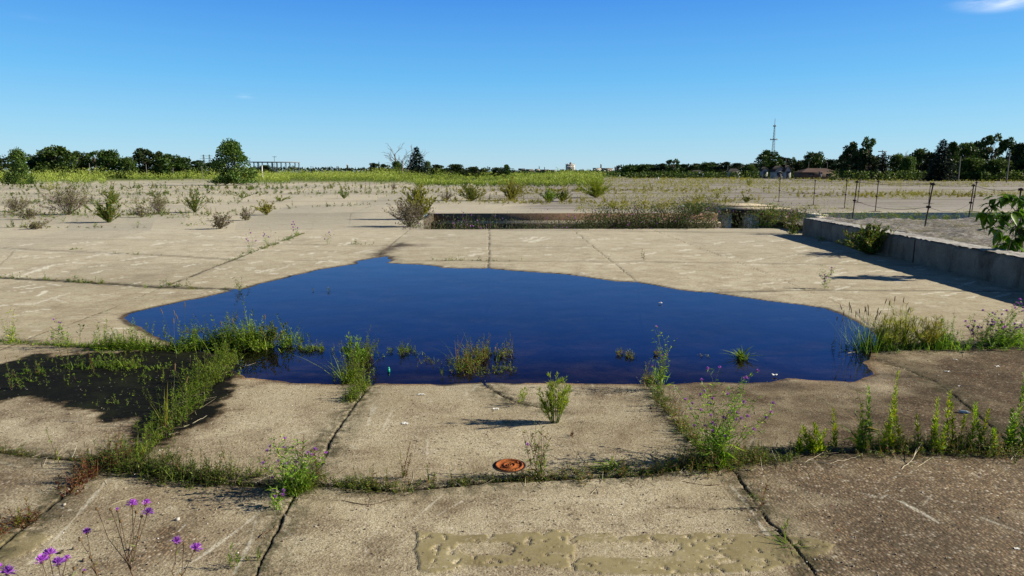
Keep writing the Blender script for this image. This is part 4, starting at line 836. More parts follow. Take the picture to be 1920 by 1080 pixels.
strip('water_weeds', 'weeds standing in the shallow near side of the puddle', [
 ([(860,695),(900,668),(950,664)], .07, 190, .04, .17, .03, .010), ([(880,700),(960,695)], .06, 60, .02, .08, .025, .009), ([(1160,664),(1185,670)], .03, 35, .02, .05, .025, .009), ([(1225,664),(1245,664)], .025, 45, .04, .10, .03, .009),
 ([(1300,668),(1330,664)], .03, 20, .02, .05, .025, .007), ([(780,680),(860,680)], .05, 24, .02, .06, .02, .006), ([(330,624),(380,620)], .05, 50, .005, .02, .02, .006), ([(400,620),(470,622)], .06, 20, .005, .02, .02, .006)], 55, L_LOW)
strip('joint_weeds', 'dense green weeds along the joint at the right end of the puddle', [
 ([(1590,655),(1700,655),(1760,655)], .07, 420, .05, .16, .04, .009), ([(1740,655),(1830,648),(1950,645)], .09, 420, .05, .22, .045, .012)], 56, L_GREEN)
strip('joint_weeds', 'weeds in the joint running down to the right foreground', [
 ([(1212,710),(1240,755),(1290,820),(1330,860)], .025, 300, .04, .14, .03, .007), ([(1400,920),(1420,955)], .02, 12, .02, .05, .02, .005)], 57, L_LOW)
strip('joint_weeds', 'low reddish and green weeds in the joints of the pale slabs at the left', [
 ([(0,522),(110,527),(205,533)], .03, 110, .03, .12, .04, .012), ([(290,540),(340,538)], .06, 60, .04, .18, .05, .014), ([(340,542),(460,544)], .03, 50, .02, .12, .04, .012), ([(305,540),(400,502),(470,475)], .02, 60, .02, .06, .03, .01),
 ([(460,478),(510,462),(568,438)], .05, 160, .03, .12, .05, .015), ([(125,468),(150,469)], .06, 30, .03, .07, .05, .02), ([(200,475),(300,480)], .03, 20, .02, .05, .04, .015), ([(50,660),(190,590)], .01, 8, .02, .04, .02, .006)], 58)
strip('joint_weeds', 'dots of weed along the hairline joint beyond the puddle', [([(808,489),(900,490),(985,490)], .015, 60, .03, .10, .03, .012), ([(640,459),(700,460)], .02, 20, .04, .1, .04, .014)], 59)
strip('joint_weeds', 'reddish weeds in the joint at the lower left corner', [([(240,865),(150,905),(120,935)], .03, 80, .04, .14, .035, .008), ([(70,975),(30,990)], .03, 25, .03, .09, .03, .008), ([(0,1000),(-40,1030)], .03, 30, .03, .08, .03, .008)], 60, L_RED)

# the weeds that fill the near edge of the pit
def pit_weeds():
    rng = np.random.default_rng(61); gl = G(); gs = G(); gp = G()
    for i in range(1500):
        px = rng.uniform(770, 1500); dens = .5 if px < 1060 else (.10 if 1330 < px < 1430 else 1.0)
        if rng.random() > dens: continue
        b = P(px, 0.5*(418+427)); x = P(px, 428)[0]; y = PITY0+.05+rng.random()*1.2; x = x*(y/19.6); h = rng.uniform(.75, 1.35)*(1.1 if px > 1100 else .86)+(.25 if px > 1290 and px < 1350 else 0)
        p = curve((x, y, -.75), (rng.normal()*.25, rng.normal()*.2, 1), h, 5, .2, rng); gs.tube(p, [.006, .005, .004, .003, .002], 3, rng.random())
        k = 30 if px < 1060 else 64; tt = rng.uniform(.2, 1, k); o = on(p, tt)+rng.normal(size=(k, 3))*[.12, .12, .06]; gl.leaves(o, dirs(rng, k, 0, 80), .07*rng.uniform(.5, 1.3, k), .022, rng)
        if rng.random() < .16: k = 3; o = on(p, rng.uniform(.6, 1, k))+rng.normal(size=(k, 3))*.1; gp.leaves(o, dirs(rng, k, 20, 80), .045, .03, rng)
    root = thing('pit_weeds', 'tangle of grey green and purplish weeds growing up along the near edge of the pit', 'weeds'); root['kind'] = 'stuff'
    obj('foliage', gl, L_TWIG2, root); obj('stems', gs, STEMR, root); obj('flowers', gp, FLOWER, root)
L_TWIG2 = leafmat('leaf_pit', [(0, (.022, .034, .012)), (.5, (.055, .085, .022)), (.85, (.10, .145, .035)), (1, (.15, .13, .09))], .3)
pit_weeds()

# ------------------------------------------------------------------ single shrubs on the slabs in the middle distance
def hpx(px, base, top): return P(px, base), (base-top)*mpp(P(px, base))
VR = np.random.default_rng(77)
def twiggy(label, px, base, hp, wp, mat=None, depth=2, stems=22, fr=.0, group='twiggy bushes on the slabs', name='dry_shrub'):
    pos, h = hpx(px, base, base-hp*1.18); w = wp*1.3*mpp(pos); rng = np.random.default_rng(int(px*7+base)); root = thing(name, label, 'shrub', pos, 0, group); gs = G(); gl = G(); tips = []
    for i in range(stems):
        a = rng.uniform(0, 2*PI); s_ = rng.uniform(.1, 1); d = np.array([math.cos(a)*s_*w*.62, math.sin(a)*s_*w*.5, h*.72*(1.1-.5*s_)]); L = np.linalg.norm(d)
        branchy(gs, rng, (0, 0, 0), d, L*.62, max(.0045, .35*mpp(pos)), depth, 3, tips, .15, (15, 42), gl, 5, .07*max(1, h), k=3)
    for q, d in tips: gl.leaves(q+rng.normal(size=(2, 3))*.02, dirs(rng, 2, 0, 80), .05*max(1, h), .03, rng)
    n = 70; gl.leaves(np.c_[rng.normal(size=(n, 2))*w*.12, rng.uniform(0, h*.25, n)], dirs(rng, n, 15, 75), .10, .03, rng, r=rng.uniform(.3, .8, n))
    obj('stems', gs, TWIGM, root); obj('foliage', gl, mat or L_TWIG, root); return root
TWIGM = plain('purple_twigs', (.17, .12, .11), .8, nsc=20)
twiggy('largest purple grey twiggy bush on the pale slabs at the far left', 130, 403, 54, 84, stems=40)
twiggy('low purple grey twiggy bush at the left edge of the slabs', 30, 397, 28, 46)
twiggy('small twiggy bush directly left below the largest purple grey bush', 52, 412, 22, 44, stems=10)
twiggy('purplish twiggy bush between the dark bush and the wide green bush', 300, 402, 36, 50)
twiggy('small sparse twiggy bush left of the wide green bush cluster', 266, 408, 24, 36, stems=9)
twiggy('purple grey twiggy bush nearest the camera on the left slabs', 413, 430, 32, 38, stems=14)
twiggy('thin sparse bush midway between two slab joints', 460, 414, 24, 22, stems=7)
twiggy('flat twiggy scrap of a bush on the joint at the left', 66, 430, 14, 44, stems=8)
twiggy('big pinkish twiggy bush at the left corner of the pit', 768, 426, 56, 62, stems=38, group='bushes at the pit')
twiggy('grey leafless bush left of the yellow green shrubs beyond the pit', 838, 376, 17, 34, group='bushes at the pit', stems=14)
twiggy('small grey bush beyond the slabs below the dead tree', 738, 356, 16, 18, stems=8)
def gbush(label, px, base, hp, wp, mat, stems=38, per=80, group='green shrubs on the slabs', L=.09, low=.05):
    if mat in (L_MEAD, L_FRESH, L_YELL, L_GREEN) and group == 'bushes at the pit': stems = int(stems*2.0); per = int(per*1.5); hp *= 1.15
    pos, h = hpx(px, base, base-hp*1.15); return feathery(label, pos, h*1.12, wp*1.35*mpp(pos), np.random.default_rng(int(px*3+base)), stems, per, mat, 'shrub', group, 'green_shrub', max(L*.8, 1.2*mpp(pos)), max(.020, .42*mpp(pos)), low=low)
gbush('dark green dense bush nearest the joint on the left slabs', 205, 418, 46, 54, L_LOW, 26, 130)
gbush('green bush just behind the dark green dense bush', 213, 382, 28, 36, L_MEAD)
gbush('wide green bush fanning out on the left slabs', 366, 399, 40, 66, L_LOW, 24)
gbush('pale green round bush on the slabs below the lone tree', 500, 404, 28, 40, L_YELL, 14)
gbush('low flat green bush left of the lone tree', 294, 372, 14, 34, L_LOW, 14)
gbush('yellowish low bush at the far left edge of the slabs', 92, 358, 14, 30, L_YELL, 12)
gbush('small olive bush alone on the slabs left of the pit', 645, 373, 23, 30, L_LOW, 16)
gbush('tiny green weed clump on the far slabs below the substation', 455, 372, 9, 26, L_LOW, 10)
gbush('low green weed clump beside the far joint below the substation', 525, 378, 9, 30, L_MEAD, 10)
gbush('pale yellow green bush behind the twiggy bush at the pit corner', 786, 412, 50, 50, L_YELL, 24, 110, 'bushes at the pit')
gbush('yellow green bush, left one of the row beyond the pit', 885, 377, 24, 50, L_MEAD, 24, 90, 'bushes at the pit')
gbush('tall yellow bush in the middle of the row beyond the pit', 958, 376, 32, 54, L_YELL, 28, 110, 'bushes at the pit')
gbush('small green bush right of the tall yellow bush', 1028, 380, 20, 28, L_GREEN, 16, 90, 'bushes at the pit')
gbush('wider low green bush right of the small green bush', 1055, 378, 18, 38, L_MEAD, 18, 90, 'bushes at the pit')
gbush('bright green leafy bush, right end of the row beyond the pit', 1118, 371, 28, 66, L_FRESH, 32, 130, 'bushes at the pit')
gbush('dark leafed sapling at the front of the meadow', 870, 357, 15, 18, L_BUSH, 14, 120, 'bushes at the pit')
gbush('dark bush at the edge of the meadow right of the centre', 1030, 346, 16, 60, L_BUSH, 24, 90, 'bushes at the pit')
gbush('dark upright bush at the right end of the meadow', 1120, 340, 16, 22, L_BUSH, 16, 90, 'bushes at the pit')
gbush('yellow clump of weeds on the gravel right of the bright green bush', 1150, 392, 14, 50, L_YELL, 12, 60, 'weed clumps on the gravel')
gbush('yellow green weed clump on the gravel above the lid slabs', 1345, 372, 16, 16, L_YELL, 8, 60, 'weed clumps on the gravel')
gbush('second yellow green clump above the lid slabs, lower and wider', 1310, 378, 14, 60, L_YELL, 14, 60, 'weed clumps on the gravel')
gbush('dark green bush spilling over the left end of the lid slabs', 1300, 405, 26, 50, L_LOW, 26, 110, 'bushes at the pit')
gbush('small green weed clump on the gravel right of the lid slabs', 1399, 380, 12, 18, L_LOW, 12, 60, 'weed clumps on the gravel')
gbush('pale bush on the gravel under the radio mast', 1404, 348, 16, 24, L_MEAD, 12, 60, 'weed clumps on the gravel')
twiggy('tall twiggy weed in front of the lid slabs', 1440, 427, 44, 60, stems=22, mat=L_LOW, group='bushes at the pit')
twiggy('sparse tall weed at the end of the retaining wall', 1488, 440, 44, 34, stems=9, mat=L_LOW, group='bushes at the pit')
gbush('trailing green bush leaning on the retaining wall', 1632, 478, 52, 100, L_LOW, 60, 150, 'plants along the retaining wall', .05)
# wisps on the slabs
def wisp(label, px, base, hp, wp, stems=3, fr=.4, depth=1, mat=None, leafy=14, group='thin weeds on the slabs', name=None, sc=1.0, sr=None, spread=30):
    pos, h = hpx(px, base, base-hp); r = knapweed(label, pos, h, wp*mpp(pos), np.random.default_rng(int(px+base)), stems, depth, 3, fr, .3, leafy, max(sc, pos[1]/7), group=group, leafmat_=mat, maxfl=12, stemmat=STEM, sr=max(.0012, .10*mpp(pos))/max(sc, pos[1]/7), spread=spread); return r
wisp('leftmost of the three thin tall weeds on the slanting joint', 470, 474, 46, 40)
wisp('middle one of the three thin tall weeds on the slanting joint', 500, 464, 44, 34)
wisp('rightmost of the three thin tall weeds on the slanting joint', 556, 445, 36, 26, 4)
wisp('thin weed on the slab right of the slanting joint', 615, 459, 28, 22)
wisp('low spreading weed on the slab left of the damp spot', 662, 459, 14, 30, 4, .0)
wisp('tiny upright weed behind the puddle, taller of a pair', 844, 490, 19, 6, 2, 0, 0, L_YELL, 26)
wisp('tiny upright weed behind the puddle, shorter of a pair', 852, 490, 12, 5, 1, 0, 0, L_YELL, 18)
wisp('tiny upright weed behind the puddle near the straight joint', 978, 490, 11, 6, 1, 0, 0, L_YELL, 16)
wisp('bare dry forked weed on the slab above the puddle', 1208, 490, 28, 28, 4, 0, 1, L_TWIG, 6)
wisp('thin purple tipped weed standing alone left of the leaf shadow', 1546, 543, 46, 36, 4, .6, 2, None, 20)
wisp('dark weed on the shore at the left end of the puddle', 448, 545, 34, 34, 4, .0, 1, L_LOW, 30)
wisp('small dark weed standing in the water near the left shore', 616, 546, 12, 10, 3, 0, 0, L_LOW, 14)
wisp('smallest dark weed standing in the water near the left shore', 588, 545, 8, 8, 2, 0, 0, L_LOW, 8)
wisp('tall sparse yellow green weed at the left edge of the slabs', 22, 642, 74, 44, 4, 0, 1, L_FRESH, 60)
wisp('tall thin weed by the joint at the left with a few flowers', 118, 654, 62, 34, 3, .3, 2, None, 20)
wisp('slim grassy weed left of the puddle', 130, 653, 44, 20, 3, 0, 1, L_GREEN, 30)
def roundleaf(label, px, base, hp):
    pos, h = hpx(px, base, base-hp); root = thing('round_leaf_seedling', label, 'wild plant', pos); rng = np.random.default_rng(int(px)); gs = G(); gl = G(); p = curve((0, 0, 0), (.1, 0, 1), h, 5, .1, rng); gs.tube(p, .0018, 4)
    for t in np.linspace(.35, 1, 11):
        q = on(p, np.array([t]))[0]; d = dirs(rng, 1, 0, 50)[0]; e = q+d*.028; gs.tube([q, e], .0009, 3); gl.leaves([e], [d], .026, .026, rng, r=[rng.random()], mid=.5)
    obj('stem', gs, STEM, root); obj('foliage', gl, L_BROAD, root)
roundleaf('seedling with small round leaves on the joint at the left', 150, 648, 40)

# ------------------------------------------------------------------ single plants in the foreground
def fg(px, base, top): return hpx(px, base, top)
pos, h = fg(1040, 795, 676); feathery('bright feathery green bush standing alone on the slab before the puddle', pos, h, 74*mpp(pos), np.random.default_rng(1040), 26, 110, L_FRESH, 'wild plant', None, 'bushy_weed', .026, .0030)
pos, h = fg(972, 762, 712); feathery('small sparse sprig on the crack left of the feathery green bush', pos, h*1.1, .12, np.random.default_rng(972), 4, 50, L_FRESH, 'wild plant', None, 'bushy_weed', .022, .003)
pos, h = fg(1077, 822, 803); goldenrod('tiny two coloured seedling on the slab right of the feathery bush', pos, h, np.random.default_rng(5), 14, .028, .006, L_RED, None, .3, 3)
pos, h = fg(558, 925, 800); r_ = knapweed('flowering clump of narrow green leaves and purple flowers on the foreground joint', pos, h, 150*mpp(pos), np.random.default_rng(558), 11, 2, 3, .42, .2, 90, None or 1.0, maxfl=34)
g = G(); tufty(g, np.random.default_rng(8), 210, h*.72, 1.1, .0042, (32, 85), .45, br=.03); obj('blades', g, L_GREEN, r_)
for i, (px, b, t_, m, lab) in enumerate(((566, 905, 806, L_RED, 'orange tinted upright weed behind the purple flowered clump'), (597, 905, 824, L_RED, 'shorter orange tinted weed right of the purple flowered clump'), (433, 900, 812, L_LOW, 'tall reddish thin weed in the curved joint, left of the purple clump'),
        (380, 905, 838, L_LOW, 'upright green weed in the middle of the left curved joint'), (408, 905, 850, L_LOW, 'small upright weed second left of the tall reddish one'), (208, 885, 795, L_RED, 'tall dark red weed at the left where the joints cross'), (222, 888, 810, L_RED, 'red stemmed weed just right of the tallest red one where the joints cross'),
        (168, 905, 838, L_RED, 'dark red weed left of the joint crossing'), (118, 870, 795, L_FRESH, 'thin yellow green weed on the slab edge at the left'), (755, 900, 815, L_RED, 'tall narrow red brown weed in the foreground joint, left of the iron cover'), (757, 902, 842, L_LOW, 'leafy green shoot at the foot of the narrow red brown weed'), (812, 905, 868, L_LOW, 'short bushy shoot left of the iron cover'),
        (727, 905, 872, L_LOW, 'short shoot left of the narrow red brown weed'), (315, 828, 760, L_LOW, 'reddish weed at the lower end of the green joint'), (350, 800, 705, L_GREEN, 'tall green shoot in the middle of the green joint'), (20, 732, 660, L_LOW, 'thin weed growing in the black patch at the far left'), (35, 735, 690, L_LOW, 'short thin weed in the black patch at the far left'), (128, 690, 640, L_LOW, 'upright weed in the upper part of the black patch'), (178, 700, 650, L_RED, 'slim red weed in the black patch'), (242, 690, 655, L_FRESH, 'bright forked weed in the black patch'), (308, 715, 685, L_FRESH, 'small bright sprig near the right of the black patch'), (72, 705, 672, L_LOW, 'low leafy weed in the black patch'), (1428, 958, 885, L_RED, 'thin bare reddish stem at the joint in the right foreground'))):
    pos, h = fg(px, b, t_); goldenrod(lab, pos, h, np.random.default_rng(200+i), int(16+h*170) if m is not L_FRESH else 26, .034, .0062, m, 'upright weeds in the joints', .16, 1 + (i % 2))
for i, (px, b, t_, m, n, st) in enumerate(((1497, 852, 800, L_FRESH, 46, 2), (1520, 852, 790, L_FRESH, 60, 3), (1542, 850, 786, L_FRESH, 60, 2), (1565, 846, 758, L_FRESH, 80, 1), (1613, 848, 744, L_FRESH, 70, 1), (1630, 846, 705, L_GREEN, 100, 1), (1652, 848, 762, L_FRESH, 60, 1), (1664, 846, 687, L_FRESH, 120, 1), (1692, 846, 768, L_FRESH, 70, 1), (1724, 846, 768, L_FRESH, 60, 1), (1748, 846, 734, L_FRESH, 90, 1), (1771, 846, 727, L_FRESH, 100, 1), (1758, 852, 790, L_FRESH, 60, 1), (1790, 845, 753, L_FRESH, 80, 1), (1818, 845, 745, L_FRESH, 90, 1), (1836, 845, 752, L_FRESH, 80, 1), (1857, 845, 750, L_FRESH, 80, 1), (1877, 845, 766, L_GREEN, 60, 1), (1895, 845, 706, L_GREEN, 130, 2), (1916, 845, 690, L_GREEN, 130, 2))):
    LAB = ['short yellow green shoots at the left start of the right hand row', 'bushy yellow green plant, second of the right hand row', 'bushy yellow green plant leaning left, third of the right hand row', 'tall pointed green shoot, fourth of the right hand row',
     'slender shoot left of the tall green one in the right hand row', 'tall fresh green shoot beside the dark thin stem', 'short red based shoot left of the tallest yellow green plant', 'tallest yellow green plant of the right hand row', 'short bushy plant right of the tallest yellow green plant',
     'small lone shoot in the middle of the right hand row', 'left stem of the tall yellow green pair in the right hand row', 'right stem of the tall yellow green pair in the right hand row', 'low leafy plant at the foot of the tall yellow green pair', 'medium shoot right of the tall yellow green pair',
     'left plant of the bright pair beside the blue bottle scrap', 'right plant of the bright pair beside the blue bottle scrap', 'medium shoot between the bright pair and the dark plants', 'short dull shoot before the dark plants', 'dark green leafy plant left of the right edge', 'dark green leafy plant at the right edge'][i]
    pos, h = fg(px, b, t_); goldenrod(LAB, pos, h, np.random.default_rng(300+i), int(n*1.3), .056, .0125, m, 'leafy plants in the right foreground joint', .17, st+(i % 3 == 1))
pos, h = fg(1612, 848, 655); knapweed('thin dark stemmed tall weed rising in front of the right end of the puddle', pos, h, .16, np.random.default_rng(12), 2, 1, 4, .0, .2, 30, 1, leafmat_=L_LOW, stemmat=STEMR, spread=12)
pos, h = fg(1345, 872, 668); r_ = knapweed('large airy purple flowered weed over the crossing of the foreground joints', pos, h, 210*mpp(pos), np.random.default_rng(1345), 15, 2, 3, .42, .25, 120, 1.0, maxfl=60, spread=34)
g = G(); tufty(g, np.random.default_rng(9), 120, h*.42, 1.1, .007, (30, 85), .5, br=.035); obj('blades', g, L_GREEN, r_)
pos, h = fg(1235, 735, 618); knapweed('thin airy weed at the puddle end of the right joint', pos, h, 70*mpp(pos), np.random.default_rng(1235), 4, 2, 3, .25, .3, 70, 1.0, maxfl=14, spread=24)
pos, h = fg(1390, 672, 640); rosette('bright grassy clump standing in the water on the right', pos, .17, np.random.default_rng(3), 70, L_GREEN, 'grass', 'grass_clump', .012, (20, 75))
pos, h = fg(1150, 882, 850); rosette('toothed green leaf rosette in the foreground joint right of the iron cover', pos, .13, np.random.default_rng(4), 34, L_GREEN, w=.014, el=(15, 70))
pos, h = fg(1487, 1032, 1000); rosette('low dark leaf rosette on the crack in the lower right', pos, .10, np.random.default_rng(6), 26, L_GREEN, w=.010, el=(4, 50))
pos, h = fg(1470, 1005, 965); goldenrod('small shoot above the leaf rosette in the lower right', pos, h, np.random.default_rng(61), 16, .03, .006, L_GREEN, None, .2, 2)
pos, h = fg(1010, 898, 775); knapweed('sparse reddish stemmed weed at the right side of the iron cover', pos, h, 110*mpp(pos), np.random.default_rng(1010), 6, 1, 4, .1, .3, 60, 1.0, leafmat_=L_LOW, stemmat=STEMR, maxfl=10, spread=26)
pos, h = fg(1000, 898, 868); rosette('low leafy weed touching the iron cover', pos, .09, np.random.default_rng(66), 40, L_LOW, w=.008)
pos, h = fg(435, 1065, 1000); feathery('small feathery green weed on the lowest slab left of the crack', pos, h, .05, np.random.default_rng(435), 5, 70, L_GREEN, 'wild plant', None, 'bushy_weed', .010, .0018)
pos, h = fg(482, 1052, 1025); goldenrod('little green sprout in the crack at the bottom left', pos, h*1.2, np.random.default_rng(482), 24, .022, .005, L_GREEN, None, .4, 3)
pos, h = fg(520, 960, 900); knapweed('low purple budded weed at the crack under the flowering clump', pos, h, .14, np.random.default_rng(520), 5, 1, 3, .4, .3, 40, 1.0, maxfl=10)
pos, h = fg(45, 985, 945); goldenrod('green and yellow sprig in the joint at the left edge of the lower slabs', pos, h*1.1, np.random.default_rng(45), 26, .03, .006, L_FRESH, None, .5, 4)
for (px, b, t_, w, lab) in ((1690, 652, 556, 130, 'wide clump of arching green grass at the right end of the puddle'), (1740, 654, 580, 70, 'smaller grass clump right of the wide arching one'), (1660, 655, 585, 60, 'upright grass clump at the very shore on the right')):
    pos, h = fg(px, b, t_); q = feathery(lab, pos, h, w*mpp(pos), np.random.default_rng(px), 26, 60, L_YELL, 'grass', 'tall grasses at the right shore', 'tall_grass', .05, .0035, low=.1); g = G(); tufty(g, np.random.default_rng(px+1), 90, h*.8, 1, .005, (50, 88), .4, br=.07); obj('blades', g, L_GREEN, q)
pos, h = fg(1622, 656, 572); grass_tuft('clump with brown seed spikes at the right shore of the puddle', pos, h, np.random.default_rng(15), 90, .006, L_GREEN, 'grass', 26, br=.08)
pos, h = fg(1880, 650, 560); knapweed('purple flowered airy weed on the right edge beyond the foreground slabs', pos, h, 150*mpp(pos), np.random.default_rng(1880), 12, 2, 3, .5, .2, 90, 1.3, maxfl=40)
pos, h = fg(1835, 652, 590); knapweed('smaller purple flowered weed left of the airy one at the right edge', pos, h, 60*mpp(pos), np.random.default_rng(1835), 6, 2, 3, .5, .2, 40, 1.3, maxfl=20)
pos, h = fg(515, 650, 596); feathery('bushy dark green weed at the water side of the thick green joint', pos, h, 60*mpp(pos), np.random.default_rng(515), 14, 70, L_LOW, 'wild plant', None, 'bushy_weed', .03, .005)
pos, h = fg(668, 690, 618); feathery('tall leafy weed standing in the near water, left of the centre', pos, h, 50*mpp(pos), np.random.default_rng(668), 10, 80, L_GREEN, 'wild plant', None, 'bushy_weed', .032, .005)
pos, h = fg(400, 655, 588); grass_tuft('thin stalks with brown heads rising from the thick green joint', pos, h, np.random.default_rng(17), 24, .004, L_GREEN, 'grass', 9, br=.10)
pos, h = fg(312, 800, 680); grass_tuft('single tall pale grass stalk leaning left over the dark patch', pos, h*1.02, np.random.default_rng(19), 8, .004, L_YELL, 'grass', 2, br=.01)
# knapweeds right against the camera at the bottom left: stems given from their foot to each flower
def near_knap(label, base, heads, seed, joint):
    rng = np.random.default_rng(seed); b = np.array(base); root = thing('flowering_weed', label, 'wildflower', b, 0, 'purple flowers in the lower left corner'); gs = G(); gl = G(); j = np.array(joint)-b
    gs.tube([(0, 0, 0), j*.5+[.004, 0, 0], j], [.0026, .0023, .002], 5)
    for q, kind in heads:
        q = np.array(q)-b; k = j*rng.uniform(.72, 1); m = (k+q)/2+np.array([rng.normal()*.006, rng.normal()*.006, -.012]); p = np.array([k, (k+m)/2, m, (m+q)/2+[0, 0, .002], q]); gs.tube(p, [.0016, .0014, .0012, .0011, .001], 4)
        t = rng.uniform(.1, .9, 3); gl.leaves(on(p, t), dirs(rng, 3, 0, 60), .022, .003, rng)
        d = p[-1]-p[-2]; h_ = link('flower_head', BD2, root, q); h_.rotation_euler = Vector((d+[0, 0, .01]).tolist()).to_track_quat('Z', 'Y').to_euler()
        if kind: f = link('petals', FB[int(rng.integers(3))], h_); f.scale = (kind*1.5,)*3
    n = 26; gl.leaves(np.c_[np.zeros((n, 2)), rng.uniform(.0, j[2]*.6, n)]+j*0, dirs(rng, n, 10, 70), .06, .006, rng)
    obj('stems', gs, STEMR, root); obj('foliage', gl, L_LOW, root)
def fbig(rng):
    g = G(); n = 70; d = dirs(rng, n, 5, 85); g.leaves(np.zeros((n, 3)), d, .0125*rng.uniform(.7, 1.15, n), .0022, rng, mid=.8); return g.mesh('petals', FLOWER)
FB = [fbig(np.random.default_rng(90+i)) for i in range(3)]; BD2 = bud_geo(.0072, 10).mesh('bud', BUD, True)
def Q(px, py, d):                             # a point d metres out along the ground plane distance on the sight line
    r = ray(px, py); t = d/math.hypot(r[0], r[1]); return (r[0]*t, r[1]*t, CAMH+r[2]*t)
near_knap('tall branching purple flowered weed in the lower left foreground', at(228, 2.35), [(Q(248, 946, 2.3), 1), (Q(274, 944, 2.32), .8), (Q(277, 962, 2.28), 1), (Q(207, 953, 2.33), 0), (Q(220, 955, 2.3), .35), (Q(181, 952, 2.36), 0), (Q(226, 975, 2.3), 0), (Q(256, 958, 2.34), 0), (Q(266, 966, 2.3), 0), (Q(260, 1005, 2.33), 0)], 1, Q(232, 1040, 2.32))
near_knap('purple flowers at the very bottom left, a tight group of four', at(95, 2.2), [(Q(78, 1052, 2.15), 1.1), (Q(92, 1040, 2.17), 1.1), (Q(109, 1057, 2.15), 1.15), (Q(125, 1047, 2.18), .6), (Q(140, 1063, 2.2), 0), (Q(158, 1070, 2.2), .3)], 2, Q(98, 1110, 2.18))
near_knap('small purple flower alone between the two big flower groups at the left', at(175, 2.45), [(Q(163, 998, 2.42), .85), (Q(149, 1010, 2.42), 0), (Q(169, 1043, 2.4), 0)], 3, Q(172, 1062, 2.43))
near_knap('pair of purple flowers leaning right at the bottom left', at(300, 2.3), [(Q(331, 1016, 2.26), 1), (Q(366, 1030, 2.26), 1.2), (Q(345, 1018, 2.28), 0)], 4, Q(322, 1070, 2.27))
near_knap('purple flower cut by the left edge at the bottom', at(8, 2.15), [(Q(14, 1074, 2.1), 1.1), (Q(-10, 1068, 2.1), 1)], 5, Q(8, 1110, 2.12))

# purple weeds along the foot of the retaining wall and the broad leaved sapling
for i, (px, b, w, hp, lab) in enumerate(((1705, 478, 60, 26, 'low purple budded weed right of the trailing bush on the wall'), (1752, 497, 60, 30, 'purple flecked weed at the middle of the wall foot'), (1822, 515, 50, 30, 'purple flecked weed in the wall shadow before the sapling'), (1895, 528, 60, 52, 'purple flowering weed at the foot of the broad leaved sapling'))):
    pos, h = fg(px, b, b-hp); pos = pos+np.array([.02, 0, 0]); knapweed(lab, pos, h, w*mpp(pos), np.random.default_rng(800+i), 11, 2, 3, .5, .2, 60, 1.6, maxfl=26, group='plants along the retaining wall', spread=60)
def sapling():
    rng = np.random.default_rng(33); b = P(1946, 522); b[0] += .0; root = thing('broad_leaf_sapling', 'sapling with large drooping green leaves at the right edge by the wall', 'sapling', b, 0, 'plants along the retaining wall'); gs = G(); leaves = []
    def loc(px, py, dy=0):
        r = ray(px, py); t = (b[1]+dy)/r[1]; return np.array([r[0]*t, b[1]+dy, CAMH+r[2]*t])-b
    tips = [(1858, 386), (1872, 372), (1886, 368), (1902, 368), (1918, 372), (1850, 404), (1868, 408), (1884, 402), (1904, 398), (1922, 405), (1864, 428), (1880, 440), (1908, 425), (1930, 430), (1935, 385), (1880, 462), (1895, 458), (1908, 450), (1888, 478)]
    root_ = loc(1915, 500); top = loc(1912, 395)
    gs.tube([(0, 0, 0), root_*.5+[.05, 0, 0], root_, (root_+top)/2+[.03, 0, 0], top], [.016, .014, .012, .010, .006], 6)
    gl = G()
    for px, py in tips:
        e = loc(px, py, rng.normal()*.12); k = on(np.array([root_, (root_+top)/2, top]), rng.uniform(.2, 1, 1))[0]
        gs.tube([k, (k+e)/2+[0, 0, .04], e], [.005, .004, .002], 4)
        for j in range(13):
            d = dirs(rng, 1, -70, 15)[0]; o = e+rng.normal(size=3)*[.03, .06, .025]; L = rng.uniform(.11, .19); W = L*.55
            side = np.cross(d, [0, 0, 1.]); side /= np.linalg.norm(side)+1e-6; up = np.cross(side, d); w4 = [0, .75, 1, .6, 0]; c = [o+d*L*t-np.array([0, 0, 1])*L*.35*t*t for t in (0, .22, .45, .75, 1)]; v = []
            for q, ww in zip(c, w4): v += [q-side*W*.5*ww+up*.012*ww, q, q+side*W*.5*ww+up*.012*ww]
            f = []
            for q in range(4): f += [[3*q, 3*q+1, 3*q+4, 3*q+3], [3*q+1, 3*q+2, 3*q+5, 3*q+4]]
            gl.add(v, f, rng.random())
    obj('stems', gs, BARK, root); obj('foliage', gl, L_BROAD, root)
sapling()

# ------------------------------------------------------------------ railing rods round the pit
def post_mesh(h, heavy=False):
    r = .022; a = G(); a.tube([(0, 0, .0), (0, 0, h)], r, 8)
    return a
PM = {}
def rod(label, px, base, top, z=0.0, plate=True, heavy=False, lean=0.0):
    pos = P(px, base, z); h = hz(px, top, pos)-z; root = thing('guard_post', label, 'post', pos, 0, 'rusty guard posts around the pit'); R_ = max(.018, .5*mpp(pos)*.9)
    g = G(); g.tube([(0, 0, 0), (lean*h*.5, 0, h*.5), (lean*h, 0, h)], R_, 8); obj('rod', g, RUSTY, root, True)
    for t in (.48, .96):
        g = G(); c = lean*h*t; s_ = 1.9 if not heavy else 3.2; g.lathe([(0, -.035), (R_*s_, -.03), (R_*s_*1.05, 0), (R_*s_, .03), (0, .035)], 10, (c, 0, h*t)); g.tube([(c-R_*3.4, 0, h*t), (c+R_*3.4, 0, h*t)], R_*.7, 6); obj('cable_clamp', g, RUSTY, root, True)
    if plate: g = G(); g.lathe([(0, .035), (.10, .03), (.27, .016), (.29, 0), (0, 0)], 20); obj('base_plate', g, RUSTY, root, True)
    return pos+np.array([lean*h*.96, 0, h*.96]), pos+np.array([lean*h*.48, 0, h*.48])
